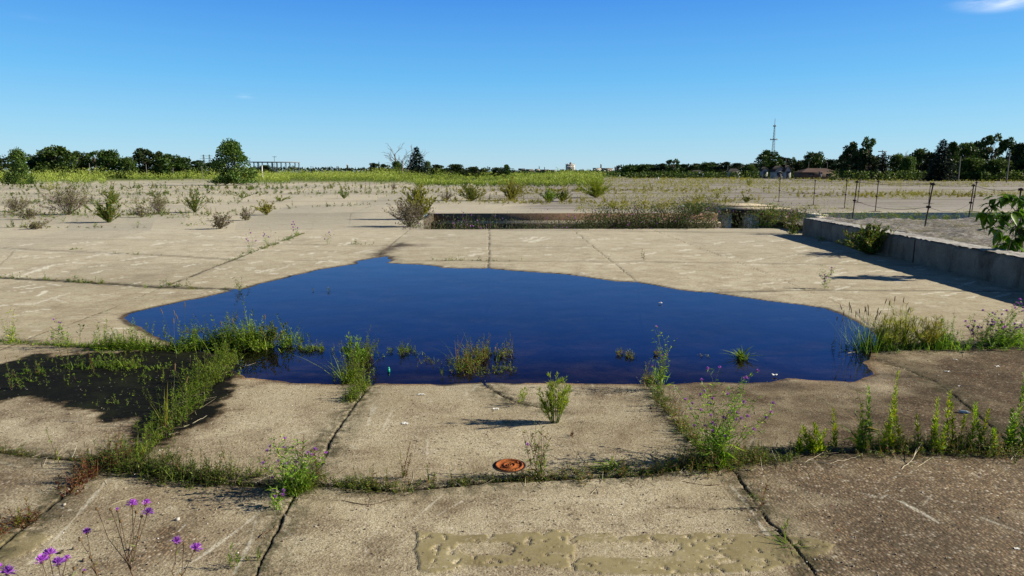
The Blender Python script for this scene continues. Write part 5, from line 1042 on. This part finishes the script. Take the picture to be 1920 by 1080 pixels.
FAR = [rod(*a) for a in (('farthest left guard post beyond the lid slabs', 1460, 379, 334), ('second guard post from the left in the far row', 1525, 385, 337, 0, True, False, .01), ('guard post left of the overlapping pair', 1583, 391, 337, 0, True, False, .02), ('slightly thicker guard post right of the overlapping pair', 1641, 397, 338, 0, True, False, .02))]
F2 = [rod(*a) for a in (('thin far guard post behind the overlapping pair', 1608, 380, 335, 0, True, False, .03), ('far guard post just right behind the heavy near post', 1741, 382, 342, 0, True, False, .0), ('far guard post in the right pair left of the sapling', 1822, 397, 340, 0, True, False, .06))]
NR = [rod(*a) for a in (('near guard post of the overlapping pair standing on the rubble', 1598, 411, 338, .02, False, True, .05), ('heaviest nearest guard post in front on the rubble bed', 1733, 430, 342, .12, False, True, .10), ('near guard post in the right pair left of the sapling', 1816, 412, 345, .05, False, True, .04), ('guard post half hidden behind the broad leaved sapling', 1903, 436, 352, .12, False, True, .02))]
def cable(label, A, B, sag, r=.008):
    t = np.linspace(0, 1, 14)[:, None]; p = A+(B-A)*t; p[:, 2] -= sag*4*(t*(1-t))[:, 0]; c = p[0].copy(); g = G(); m = max(r*.7, .13*(A[1]+B[1])/2/FPX); g.tube(p-c, m, 4); tag(obj('steel_cable', g, RUSTY, loc=c), label, 'cable', 'cables strung between the guard posts')
cb = [('top cable between the two leftmost guard posts', FAR[0][0], FAR[1][0], .03), ('middle cable between the two leftmost guard posts', FAR[0][1], FAR[1][1], .08), ('top cable from the second to the third far guard post', FAR[1][0], FAR[2][0], .03), ('middle cable from the second to the third far guard post', FAR[1][1], FAR[2][1], .1),
 ('top cable from the third far post to the thicker one', FAR[2][0], FAR[3][0], .03), ('top cable of the back row behind the overlapping pair', F2[0][0], F2[1][0], .1), ('top cable of the back row towards the right pair', F2[1][0], F2[2][0], .12), ('low sagging cable from the overlapping pair to the heavy post', NR[0][1], NR[1][1], .16), ('low sagging cable from the heavy post to the right pair', NR[1][1], NR[2][1], .2),
 ('top cable from the heavy post to the right pair', NR[1][0], NR[2][0], .06), ('top cable from the right pair to the post behind the sapling', NR[2][0], NR[3][0], .08), ('top cable from the overlapping pair to the heavy post', NR[0][0], NR[1][0], .06)]
for a in cb: cable(*a)

# ------------------------------------------------------------------ iron cover, litter
def cover():
    pos = P(955, 877); m = mpp(pos)*1.02; R_ = 28*m; root = thing('iron_cover', 'round rusty orange cast iron cover set in the foreground slab', 'cover', pos+np.array([0, 0, .004]))
    g = G(); g.lathe([(0, .010), (R_*.12, .010), (R_*.13, .014), (R_*.2, .014), (R_*.21, .010), (R_*.34, .010), (R_*.355, .015), (R_*.42, .015), (R_*.435, .010), (R_*.84, .010), (R_*.86, .016), (R_*.96, .016), (R_, .008), (R_, -.02)], 40)
    g.box((-.004, -R_*.11, .0105), (.004, R_*.11, .0155)); g.box((-R_*.24, -.003, .0104), (-R_*.12, .003, .0135)); obj('lid', g, RUST, root, False)
    g = G(); g.lathe([(R_*1.04, -.02), (R_*1.04, .011), (R_*1.16, .009), (R_*1.2, -.01)], 40); obj('rim', g, RUSTY, root, False)
    g = G()
    for a in (0.6, 0.6+PI): g.lathe([(0, .019), (.006, .018), (.007, .0165), (.007, .010)], 8, (math.cos(a)*R_*.7, math.sin(a)*R_*.7, -.001))
    obj('screw_head', g, RUST, root)
cover()
def chunk(rng, s, flat=.5):
    g = G(); n = 9; m = 5; v = []
    for i in range(m+1):
        ph = PI*i/m
        for j in range(n): a = 2*PI*j/n; q = 1+rng.normal()*.22; v.append((s*q*math.sin(ph)*math.cos(a), s*q*.75*math.sin(ph)*math.sin(a), s*flat*(1+math.cos(ph))*q*.8))
    f = [[i*n+j, i*n+(j+1) % n, (i+1)*n+(j+1) % n, (i+1)*n+j] for i in range(m) for j in range(n)]; g.add(v, f); return g
def scrap(rng, w):
    g = G(); n = 5; v = [[(i/n-.5)*w*(1+.2*rng.normal()), (j/n-.5)*w*.6, .004+abs(rng.normal())*w*.10] for j in range(n+1) for i in range(n+1)]; f = [[j*(n+1)+i, j*(n+1)+i+1, (j+1)*(n+1)+i+1, (j+1)*(n+1)+i] for j in range(n) for i in range(n)]; g.add(v, f); v2 = [[a, b, c-.002] for a, b, c in v]; g.add(v2, [q[::-1] for q in f]); return g
lr = np.random.default_rng(99)
for px, py, w, lab in ((790, 743, 12, 'crumpled white scrap on the middle foreground slab near the water'), (760, 798, 12, 'white scrap on the middle foreground slab, halfway to the joint'), (930, 770, 10, 'greyish scrap on the middle slab left of the feathery bush'), (1453, 706, 9, 'white scrap at the near shore of the puddle on the right'), (1880, 583, 7, 'white scrap on the far right slab'), (1776, 700, 9, 'white scrap on the dark slab at the right'), (1791, 677, 6, 'tiny white scrap right of the puddle end'), (1798, 727, 6, 'white scrap above the row of leafy plants'), (1870, 690, 8, 'forked white scrap near the right edge'), (1905, 1034, 10, 'pale scrap in the lower right corner'), (1140, 425, 7, 'white scrap at the near edge of the pit'), (1238, 570, 7, 'pale leaf scrap floating on the puddle')):
    p = P(px, py); tag(obj('litter_scrap', scrap(lr, w*mpp(p)), WHITE, loc=p+np.array([0, 0, .010])), lab, 'litter', 'scraps of white litter')
def bottle(px, py, lab, L, r, mat, rz):
    p = P(px, py); root = thing('plastic_bottle', lab, 'bottle', p+np.array([0, 0, r+.008]), rz); g = G(); g.lathe([(0, -L/2), (r*.9, -L/2), (r, -L*.44), (r*.94, -L*.1), (r, .1*L), (r*.9, L*.25), (r*.4, L*.38), (r*.38, L*.44)], 12); b = obj('bottle_body', g, mat, root, True); b.rotation_euler = (PI/2, 0, 0)
    g = G(); g.lathe([(0, L*.5), (r*.46, L*.5), (r*.46, L*.43), (0, L*.43)], 10); b = obj('cap', g, WHITE, root); b.rotation_euler = (PI/2, 0, 0)
BLUEP = plain('blue_grey_plastic', (.30, .36, .42), .25, nsc=20, spec=.6); GREENP = plain('green_plastic', (.03, .42, .26), .35, nsc=20, spec=.5)
bottle(1808, 778, 'crushed pale blue plastic bottle among the leafy plants on the right', .06, .012, BLUEP, 1.1)
def vial():
    p = P(729, 697); root = thing('plastic_vial', 'small bright green plastic vial standing in the shallow water', 'vial', p+np.array([0, 0, -.01])); g = G(); g.lathe([(0, 0), (.010, 0), (.011, .03), (.007, .038), (0, .038)], 10); obj('tube', g, GREENP, root, True); g = G(); g.lathe([(0, .038), (.007, .038), (.007, .048), (0, .048)], 10); obj('cap', g, GREENP, root)
vial()
# loose crumbs of concrete and gravel, far too many to count
def crumbs():
    rng = np.random.default_rng(71); g = G(); n = 5200; V = []; F = []; oct_ = np.array([[1, 0, 0], [0, 1, 0], [-1, 0, 0], [0, -1, 0], [0, 0, 1], [0, 0, -1.]]); tri = np.array([[0, 1, 4], [1, 2, 4], [2, 3, 4], [3, 0, 4], [1, 0, 5], [2, 1, 5], [3, 2, 5], [0, 3, 5]])
    px = rng.uniform(-150, 2070, n); py = rng.uniform(640, 1110, n); k = 0
    for a, b in zip(px, py):
        p = P(a, b); q = p[:2]
        if (vn(q[0:1], q[1:2], 1.3, 3)[0] < .50 and rng.random() < .75): continue
        if inside(q[0:1], q[1:2], PUD2)[0] or (rng.random() < .8 and inside(q[0:1], q[1:2], MUD[:, :2])[0]): continue
        s_ = .0022+.005*rng.random()**4+(.012 if rng.random() < .006 else 0); R3 = np.linalg.qr(rng.normal(size=(3, 3)))[0]; v = (oct_*rng.uniform(.6, 1.2, (6, 1)))@R3*s_; v[:, 2] *= .7; g.add(v+[q[0], q[1], .012+s_*.3], tri, rng.random())
    m, t = newmat('crumb'); k = NT(t); k.out(k.ramp(k.attr('rnd'), [(0, (.05, .04, .03)), (.4, (.18, .14, .10)), (.8, (.36, .31, .25)), (1, (.65, .63, .60))]), .9)
    tag(obj('gravel_crumbs', g, m), 'loose crumbs of gravel scattered on the slabs', 'gravel', kind='stuff')
crumbs()
# dry stalks and twigs lying at the joints
for i, (pts, w, lab) in enumerate((([(1690, 880), (1704, 870), (1716, 862), (1727, 846)], .0028, 'forked white dead twig lying at the right foreground joint'), ([(1500, 872), (1530, 857), (1556, 842)], .002, 'straight dry stalk lying left of the white dead twig'), ([(1555, 870), (1590, 862), (1613, 855)], .0018, 'dry stalk lying nearly flat, second left of the white dead twig'), ([(1720, 875), (1755, 855), (1775, 838)], .002, 'dry stalk right of the white dead twig'),
    ([(1895, 862), (1912, 848), (1935, 840)], .002, 'dry stalk at the right edge of the frame'), ([(640, 938), (690, 948), (730, 940), (758, 930)], .0018, 'thin curved dark stem below the joint, left of centre'), ([(1280, 903), (1330, 912), (1372, 905), (1384, 890)], .003, 'curved dark stem on the slab under the large purple weed'), ([(1196, 868), (1230, 880), (1268, 876), (1290, 862)], .002, 'pale bent stalk in the joint right of the rosette'), ([(1280, 838), (1300, 828), (1322, 816)], .002, 'pale straight stalk leaning under the large purple weed'),
    ([(305, 790), (318, 775), (325, 765)], .002, 'short pale stalk at the foot of the green joint'), ([(345, 800), (370, 790), (388, 780)], .002, 'dry stem along the edge of the slab at the green joint'), ([(1590, 662), (1625, 655), (1660, 648), (1690, 646)], .003, 'long pale stalk lying in the grass at the right shore'), ([(210, 946), (260, 930), (305, 918)], .0015, 'thin pale straw on the left slab below the joint'), ([(480, 1013), (505, 998), (520, 985)], .003, 'short black twig by the crack at the bottom left'))):
    p = PL(pts, .012); k = len(p); p[1:, 2] += np.linspace(.01, .05, k-1) if 'leaning' in lab or 'forked' in lab else .004; c = p[0].copy(); g = G(); t = np.linspace(0, k-1, 9); pp = np.array([on(p-c, np.array([a/(k-1)]))[0] for a in t]); pp[1:-1] += lr.normal(size=(7, 3))*.003; g.tube(pp, np.linspace(w, w*.4, 9), 5)
    if 'forked' in lab: g.tube([pp[5], pp[5]+[.05, .06, .02]], [.002, .001], 4); g.tube([pp[3], pp[3]+[.06, -.03, .01]], [.002, .001], 4)
    tag(obj('dry_stalk', g, STEMR if ('dark' in lab or 'black' in lab) else DRY, loc=c), lab, 'stalk', 'dry stalks lying on the slabs')

def straw():
    rng = np.random.default_rng(72); g = G()
    for pl, hw, n in (([(60,860),(300,895),(520,918),(840,918),(1060,902)], .07, 110), ([(1060,902),(1300,885),(1500,862),(1950,856)], .09, 200), ([(430,690),(350,775),(290,835)], .07, 60), ([(1590,662),(1760,662),(1950,655)], .09, 60), ([(1212,715),(1262,790),(1330,865)], .06, 50), ([(0,655),(280,662)], .06, 30)):
        p = PL(pl)[:, :2]; seg = np.linalg.norm(np.diff(p, axis=0), axis=1); cum = np.r_[0, np.cumsum(seg)]
        for i in range(n):
            s_ = rng.uniform(0, cum[-1]); j = max(0, min(np.searchsorted(cum, s_)-1, len(seg)-1)); q = p[j]+(p[j+1]-p[j])*(s_-cum[j])/seg[j]+rng.normal(size=2)*hw; a = rng.uniform(0, PI); L = rng.uniform(.03, .16); d = np.array([math.cos(a), math.sin(a), rng.uniform(-.02, .18)])
            g.tube(curve((q[0], q[1], .012), d, L, 4, .25, rng)+[0, 0, .004], [.0013, .0012, .001, .0006], 3, rng.random())
    m, t = newmat('straw'); k = NT(t); k.out(k.ramp(k.attr('rnd'), [(0, (.08, .055, .035)), (.4, (.22, .17, .11)), (.8, (.42, .36, .26)), (1, (.6, .55, .45))]), .9)
    tag(obj('straw_litter', g, m), 'dead straws and stalks littering the weedy joints', 'straw', kind='stuff')
straw()
strip('joint_weeds', 'ragged weeds along the far joints of the pale slabs at the left', [
 ([(0,402),(150,403),(300,404),(420,403)], .8, 260, .06, .40, .10, .03), ([(0,380),(150,381),(300,382),(420,380)], 1.3, 240, .08, .5, .13, .04), ([(0,364),(300,365),(560,363),(780,362)], 2.2, 320, .08, .55, .18, .06),
 ([(0,427),(130,428),(270,428)], .12, 60, .04, .2, .08, .02), ([(430,398),(560,390),(700,385)], .3, 80, .06, .3, .10, .03), ([(0,353),(300,354),(700,353)], 4.5, 300, .2, .9, .25, .09)], 64, L_LOW)
strip('joint_weeds', 'patchy yellow green weeds on the concrete beyond the pit', [
 ([(800,377),(960,380),(1100,380),(1200,384)], 1.5, 420, .08, .5, .13, .045), ([(820,358),(1000,360),(1200,358),(1400,360)], 4.0, 420, .1, .6, .2, .08), ([(1180,395),(1340,380),(1440,372)], .5, 260, .08, .35, .12, .045), ([(1560,368),(1700,367),(1900,368)], 2.2, 300, .1, .45, .18, .07)], 65, L_YELL)

# ------------------------------------------------------------------ far structures
def mast():
    pos = at(1447, 1500); H = hz(1447, 222, pos); root = thing('radio_mast', 'tall pale steel lattice radio mast over the right hand wood', 'mast', pos); g = G(); w0 = 5.2; w1 = 1.0; Ht = H*.86; n = 30
    for j in range(3):
        a = j*2*PI/3; u = np.array([math.cos(a), math.sin(a), 0]); g.tube([u*w0, u*w1+[0, 0, Ht]], [.42, .32], 5)
        for i in range(n):
            z0, z1 = Ht*i/n, Ht*(i+1)/n; b = (j+1) % 3*2*PI/3; v = np.array([math.cos(b), math.sin(b), 0]); r0 = w0+(w1-w0)*i/n; r1 = w0+(w1-w0)*(i+1)/n; A, B = (u, v) if i % 2 else (v, u); g.tube([A*r0+[0, 0, z0], B*r1+[0, 0, z1]], .22, 4)
    obj('lattice', g, GALV, root); g = G(); g.tube([(0, 0, Ht), (0, 0, H)], [.6, .35], 6); obj('antenna_spike', g, GALV, root)
    for z, w in ((.18, 7), (.34, 6), (.62, 7.5), (.86, 2.2)):
        g = G(); g.lathe([(w*.45, 0), (w*.9, 0), (w*.9, 1.2), (w*.45, 1.2)], 12, (0, 0, H*z)); g.lathe([(0, -.6), (1.3, -.6), (1.3, 2.4), (0, 2.4)], 8, (w*.85, 0, H*z)); g.lathe([(0, -.6), (1.2, -.6), (1.2, 2.0), (0, 2.0)], 8, (-w*.85, 0, H*z)); obj('antenna_platform', g, GALV, root)
mast()
def pylon(px, top, label, dist=900):
    pos = at(px, dist); H = hz(px, top, pos); root = thing('power_pylon', label, 'pylon', pos, 0, 'power pylons behind the left wood'); g = G(); w0 = H*.11; w1 = H*.02
    for a in range(4):
        u = np.array([math.cos(a*PI/2+PI/4), math.sin(a*PI/2+PI/4), 0]); v = np.array([math.cos(a*PI/2+3*PI/4), math.sin(a*PI/2+3*PI/4), 0]); g.tube([u*w0, u*w1+[0, 0, H]], [.22, .16], 4)
        for i in range(8): r0 = w0+(w1-w0)*i/8; r1 = w0+(w1-w0)*(i+1)/8; g.tube([u*r0+[0, 0, H*i/8], v*r1+[0, 0, H*(i+1)/8]], .12, 4)
    obj('lattice', g, GALV, root)
    for z, w in ((.93, .16), (.80, .20), (.67, .17)): g = G(); g.tube([(-w*H, 0, H*z), (0, 0, H*z+.6), (w*H, 0, H*z)], .16, 4); obj('cross_arm', g, GALV, root)
pylon(384, 290, 'left one of the two steel power pylons'); pylon(395, 290, 'right one of the two steel power pylons'); pylon(402, 299, 'small farther power pylon right of the two', 1300)
def gantry():
    pos = at(512, 420); m = mpp(pos); root = thing('substation_gantry', 'long steel substation frame on slim lattice legs behind the meadow', 'steel frame', pos); x0, x1_ = (468-512)*m, (555-512)*m; H = hz(512, 303, pos); g = G()
    for y in (0, 8): g.box((x0, y-.3, H-.55), (x1_, y+.3, H))
    obj('beam', g, GALV, root)
    for px in (478, 485, 503, 512, 520, 536, 553):
        for y in (0, 8):
            x = (px-512)*m; g = G(); g.tube([(x-.55, y, 0), (x-.2, y, H-.55)], .14, 4); g.tube([(x+.55, y, 0), (x+.2, y, H-.55)], .14, 4)
            for i in range(6): s_ = 1 if i % 2 else -1; g.tube([(x+s_*.5, y, H*i/6*.95), (x-s_*.45, y, H*(i+1)/6*.95)], .09, 4)
            obj('leg', g, GALV, root)
    g = G(); g.tube([(0, 4, 0), (0, 4, H+3.2)], .16, 5); g.tube([(-1.3, 4, H+2.8), (1.3, 4, H+2.8)], .1, 4); obj('lightning_mast', g, GALV, root)
gantry()
def upole(px, top, label, dist, arms=1, mat=WOODP, w=.11):
    pos = at(px, dist); H = hz(px, top, pos); root = thing('utility_pole', label, 'pole', pos, 0, 'utility poles along the wood'); g = G(); R_ = max(w, .28*mpp(pos)); g.tube([(0, 0, 0), (0, 0, H)], [R_, R_*.7], 6); obj('pole', g, mat, root)
    for i in range(arms): g = G(); g.box((-1.1, -.08, H-.5-.9*i), (1.1, .08, H-.3-.9*i)); obj('cross_arm', g, mat, root)
GREYW = plain('weathered_pole', (.13, .125, .12), .9, nsc=3)
for a in ((1651, 281, 'utility pole with a crossarm above the small dark conifer', 200, 2), (1889, 285, 'grey utility pole in front of the wood near the right edge', 150, 0, GREYW), (1472, 297, 'utility pole left of the round headed tree', 230, 0, GREYW), (1515, 303, 'utility pole under the round headed tree', 225, 0, GREYW), (1412, 304, 'utility pole with a small crossarm left of the mast tree', 240, 1, GREYW), (1364, 310, 'short utility pole by the pale garage', 235, 0, GREYW), (1550, 304, 'utility pole right of the round headed tree', 228, 0, GREYW), (1798, 293, 'short grey utility pole in the middle of the right hand wood', 160, 0, GREYW), (275, 308, 'pale short utility pole under the tall square headed tree', 205, 0, GREYW), (169, 306, 'pale short utility pole under the far left wood', 205, 0, GREYW), (325, 314, 'short pole at the right end of the left wood', 205, 0, GREYW), (492, 310, 'white stub pole right of the lone bushy tree', 130, 0, WHITE), (379, 311, 'short pole beneath the power pylons', 205, 0, GREYW)): upole(*a)
BRK = plain('old_brick', (.30, .24, .21), .9, nsc=.05); PALE_B = plain('pale_masonry', (.55, .50, .44), .9, nsc=.05); DKB = plain('dark_masonry', (.07, .075, .09), .9, nsc=.05); ROOFD = plain('roof_dark', (.045, .04, .04), .9, nsc=.5); ROOFB = plain('roof_brown', (.09, .055, .045), .9, nsc=.5); SIDING = plain('white_siding', (.33, .35, .37), .8, nsc=.5)
def block(px0, px1, top, dist, label, mat, name='distant_building', floors=3, roof=None, wins=6):
    pos = at((px0+px1)/2, dist); m = mpp(pos); w = (px1-px0)*m/2; H = hz((px0+px1)/2, top, pos); root = thing(name, label, 'building', pos, -math.atan2(pos[0], pos[1])*.0, 'low buildings on the far skyline'); g = G(); g.box((-w, -w*.5, 0), (w, w*.5, H)); obj('wall', g, mat, root)
    g = G(); g.box((-w-.4, -w*.5-.4, H), (w+.4, w*.5+.4, H+.8)); obj('roof', g, roof or ROOFD, root)
    for f in range(floors):
        g = G(); z = H*(f+.35)/floors
        for i in range(wins): x = -w+2*w*(i+.5)/wins; g.box((x-w*.5/wins, -w*.5-.08, z), (x+w*.5/wins, -w*.5+.1, z+H*.42/floors))
        obj('window_row', g, GLASS_D, root)
    return root, w, H
def tower():
    pos = at(1069, 2000); m = mpp(pos); root = thing('tower_building', 'tall old masonry block with corner turrets on the horizon', 'building', pos, .12); w = 7.0*m; H = hz(1069, 308.5, pos); g = G(); g.box((-w, -w, 0), (w, w, H)); obj('wall', g, PALE_B, root)
    for x in (-.72, -.36, 0, .36, .72):
        g = G(); g.box((x*w-w*.07, -w-.12, H*.35), (x*w+w*.07, -w+.1, H*.93)); obj('window_bay', g, GLASS_D, root)
    for x in (-.72, -.36, 0, .36, .72):
        g = G(); g.box((w-.1, x*w-w*.07, H*.35), (w+.12, x*w+w*.07, H*.93)); obj('window_bay', g, GLASS_D, root)
    for a in (-1, 1):
        for b in (-1, 1): g = G(); g.box((a*w*.86-w*.14, b*w*.86-w*.14, H+.02), (a*w*.86+w*.14, b*w*.86+w*.14, H+m*1.6)); obj('turret', g, PALE_B, root)
    g = G(); g.box((-w*.15, -w*.3, H+.01), (w*.3, w*.3, H+m*3.4)); g.box((-w*.02, -w*.15, H+m*3.4), (w*.16, w*.15, H+m*4.4)); obj('penthouse', g, BRK, root)
tower()
block(972, 984, 316.5, 1900, 'low dark flat building at the left start of the skyline', DKB); block(985, 1000, 317.8, 1850, 'low brownish building second on the skyline', BRK); block(1003, 1012, 317.2, 1900, 'low pale building third on the skyline', PALE_B); block(1013, 1030, 318.4, 1800, 'long pinkish building left of the tower block', BRK); block(1034, 1042, 319, 1800, 'small pale building just left of the tower block', PALE_B)
block(1089, 1094, 318.4, 1900, 'small white building right of the tower block', SIDING); block(1112, 1127, 315.5, 1800, 'pale industrial block under the thin chimney', PALE_B, floors=2); block(1128, 1148, 315.8, 1750, 'dark flat building with a white upper band', BRK); block(1152, 1155.5, 313.3, 1850, 'lower dark wing beside the dark tower', DKB); block(1155.6, 1161, 311.2, 1870, 'dark plain tower on the far skyline', DKB, floors=5, wins=4); block(1165, 1174, 313.2, 1900, 'bluish dark block at the right end of the skyline', DKB, floors=4)
block(1050, 1058, 318.3, 1850, 'squat dark building against the left side of the tower block', DKB)
def chimney(px, top, dist, label, mat, r=1.2):
    pos = at(px, dist); H = hz(px, top, pos); g = G(); g.lathe([(0, 0), (r*1.5, 0), (r, H*.9), (r*1.25, H*.9), (r*1.25, H), (0, H)], 10); tag(obj('chimney_stack', g, mat, loc=pos), label, 'chimney', 'thin stacks on the skyline')
chimney(1126.5, 308, 1900, 'thin stack standing over the pale industrial block', BRK, 1.6); chimney(1011, 311.5, 2000, 'thin grey stack left of the tower block', GALV, .9); chimney(1021, 313, 2000, 'shorter thin stack left of the tower block', GALV, .9); chimney(652, 309, 1500, 'small brick stack above the wood at the centre left', BRK, 1.6)
def house(px, dist, wpx, eave, ridge, label, wall, roofm, gable=True, base=331):
    pos = at(px, dist); m = mpp(pos); w = wpx*m/2; E = hz(px, eave, pos); R_ = hz(px, ridge, pos); root = thing('house', label, 'house', pos, 0, 'houses in front of the right hand wood'); D = w*1.2 if gable else w*.5; g = G(); g.box((-w, -D, 0), (w, D, E)); 
    if gable: g.add([(-w, -D, E), (w, -D, E), (0, -D, R_), (-w, D, E), (w, D, E), (0, D, R_)], [[0, 1, 2], [5, 4, 3]])
    obj('wall', g, wall, root); g = G(); o = .3
    if gable: g.add([(-w-o, -D-o, E-.2), (0, -D-o, R_+.1), (0, D+o, R_+.1), (-w-o, D+o, E-.2), (w+o, -D-o, E-.2), (w+o, D+o, E-.2), (-w-o, -D-o, E), (0, -D-o, R_+.35), (0, D+o, R_+.35), (-w-o, D+o, E), (w+o, -D-o, E), (w+o, D+o, E)], [[3, 2, 1, 0], [1, 2, 5, 4], [6, 7, 8, 9], [7, 10, 11, 8], [0, 1, 7, 6], [1, 4, 10, 7]])
    else: g.add([(-w-o, -D-o, E), (w+o, -D-o, E), (w+o, D+o, E), (-w-o, D+o, E), (-w*.5, 0, R_), (w*.5, 0, R_)], [[0, 1, 5, 4], [2, 3, 4, 5]]); g.add([(w+o, -D-o, E), (w+o, D+o, E), (w*.5, 0, R_), (-w-o, D+o, E), (-w-o, -D-o, E), (-w*.5, 0, R_)], [[0, 1, 2], [3, 4, 5]])
    obj('roof', g, roofm, root)
    for x in (-.5, .45): g = G(); g.box((x*w-w*.14, -D-.04, E*.35), (x*w+w*.14, -D+.05, E*.8)); obj('window', g, GLASS_D, root)
    g = G(); g.box((-.5, -D-.05, 0), (.5, -D+.05, 2.1)); obj('door', g, DKB, root)
house(1458, 225, 18, 321, 313, 'white gabled house with a grey roof below the mast tree', SIDING, ROOFD); house(1475, 222, 10, 321, 312, 'second white gable right of the first gabled house', SIDING, ROOFD); house(1432, 232, 10, 320, 315, 'small bluish house left of the gabled houses', SIDING, ROOFD)
house(1530, 215, 68, 323, 315.5, 'long low house with a hipped brown roof', plain('dark_brick', (.10, .07, .055), .9, nsc=.5), ROOFB, False); house(1375, 235, 22, 322, 316, 'pale garage with a dark roof in front of the wood', SIDING, ROOFD, False); house(1306, 250, 22, 322.5, 319, 'low bluish shed in front of the wood', plain('blue_siding', (.30, .36, .46), .8), ROOFD, False)
# white marker posts on the far gravel
for i, (px, b, t_, lab) in enumerate(((1212, 333, 326, 'leftmost white marker post on the far gravel'), (1234, 338, 332, 'short white marker post on the far gravel near the centre'), (1104, 335, 328, 'white marker post behind the right end of the meadow'), (1162, 334, 328, 'small white marker post between the meadow and the gravel'), (1070, 334, 328, 'white marker post seen over the meadow under the tower block'))):
    pos, h = fg(px, b, t_); r = .10; g = G(); g.lathe([(0, 0), (r, 0), (r, h*.9), (r*.5, h), (0, h)], 8); tag(obj('marker_post', g, WHITE, loc=pos), lab, 'post', 'white marker posts')
g = G(); p = P(1131, 331); m = mpp(p); g.box((-4*m, -1.5*m, 0), (4*m, 1.5*m, 2.0*m)); g.box((-3*m, -1*m, 2.0*m), (3*m, 1*m, 2.6*m)); tag(obj('concrete_plinth', g, DKB, loc=p), 'dark low plinth on the far concrete at the centre right', 'plinth')
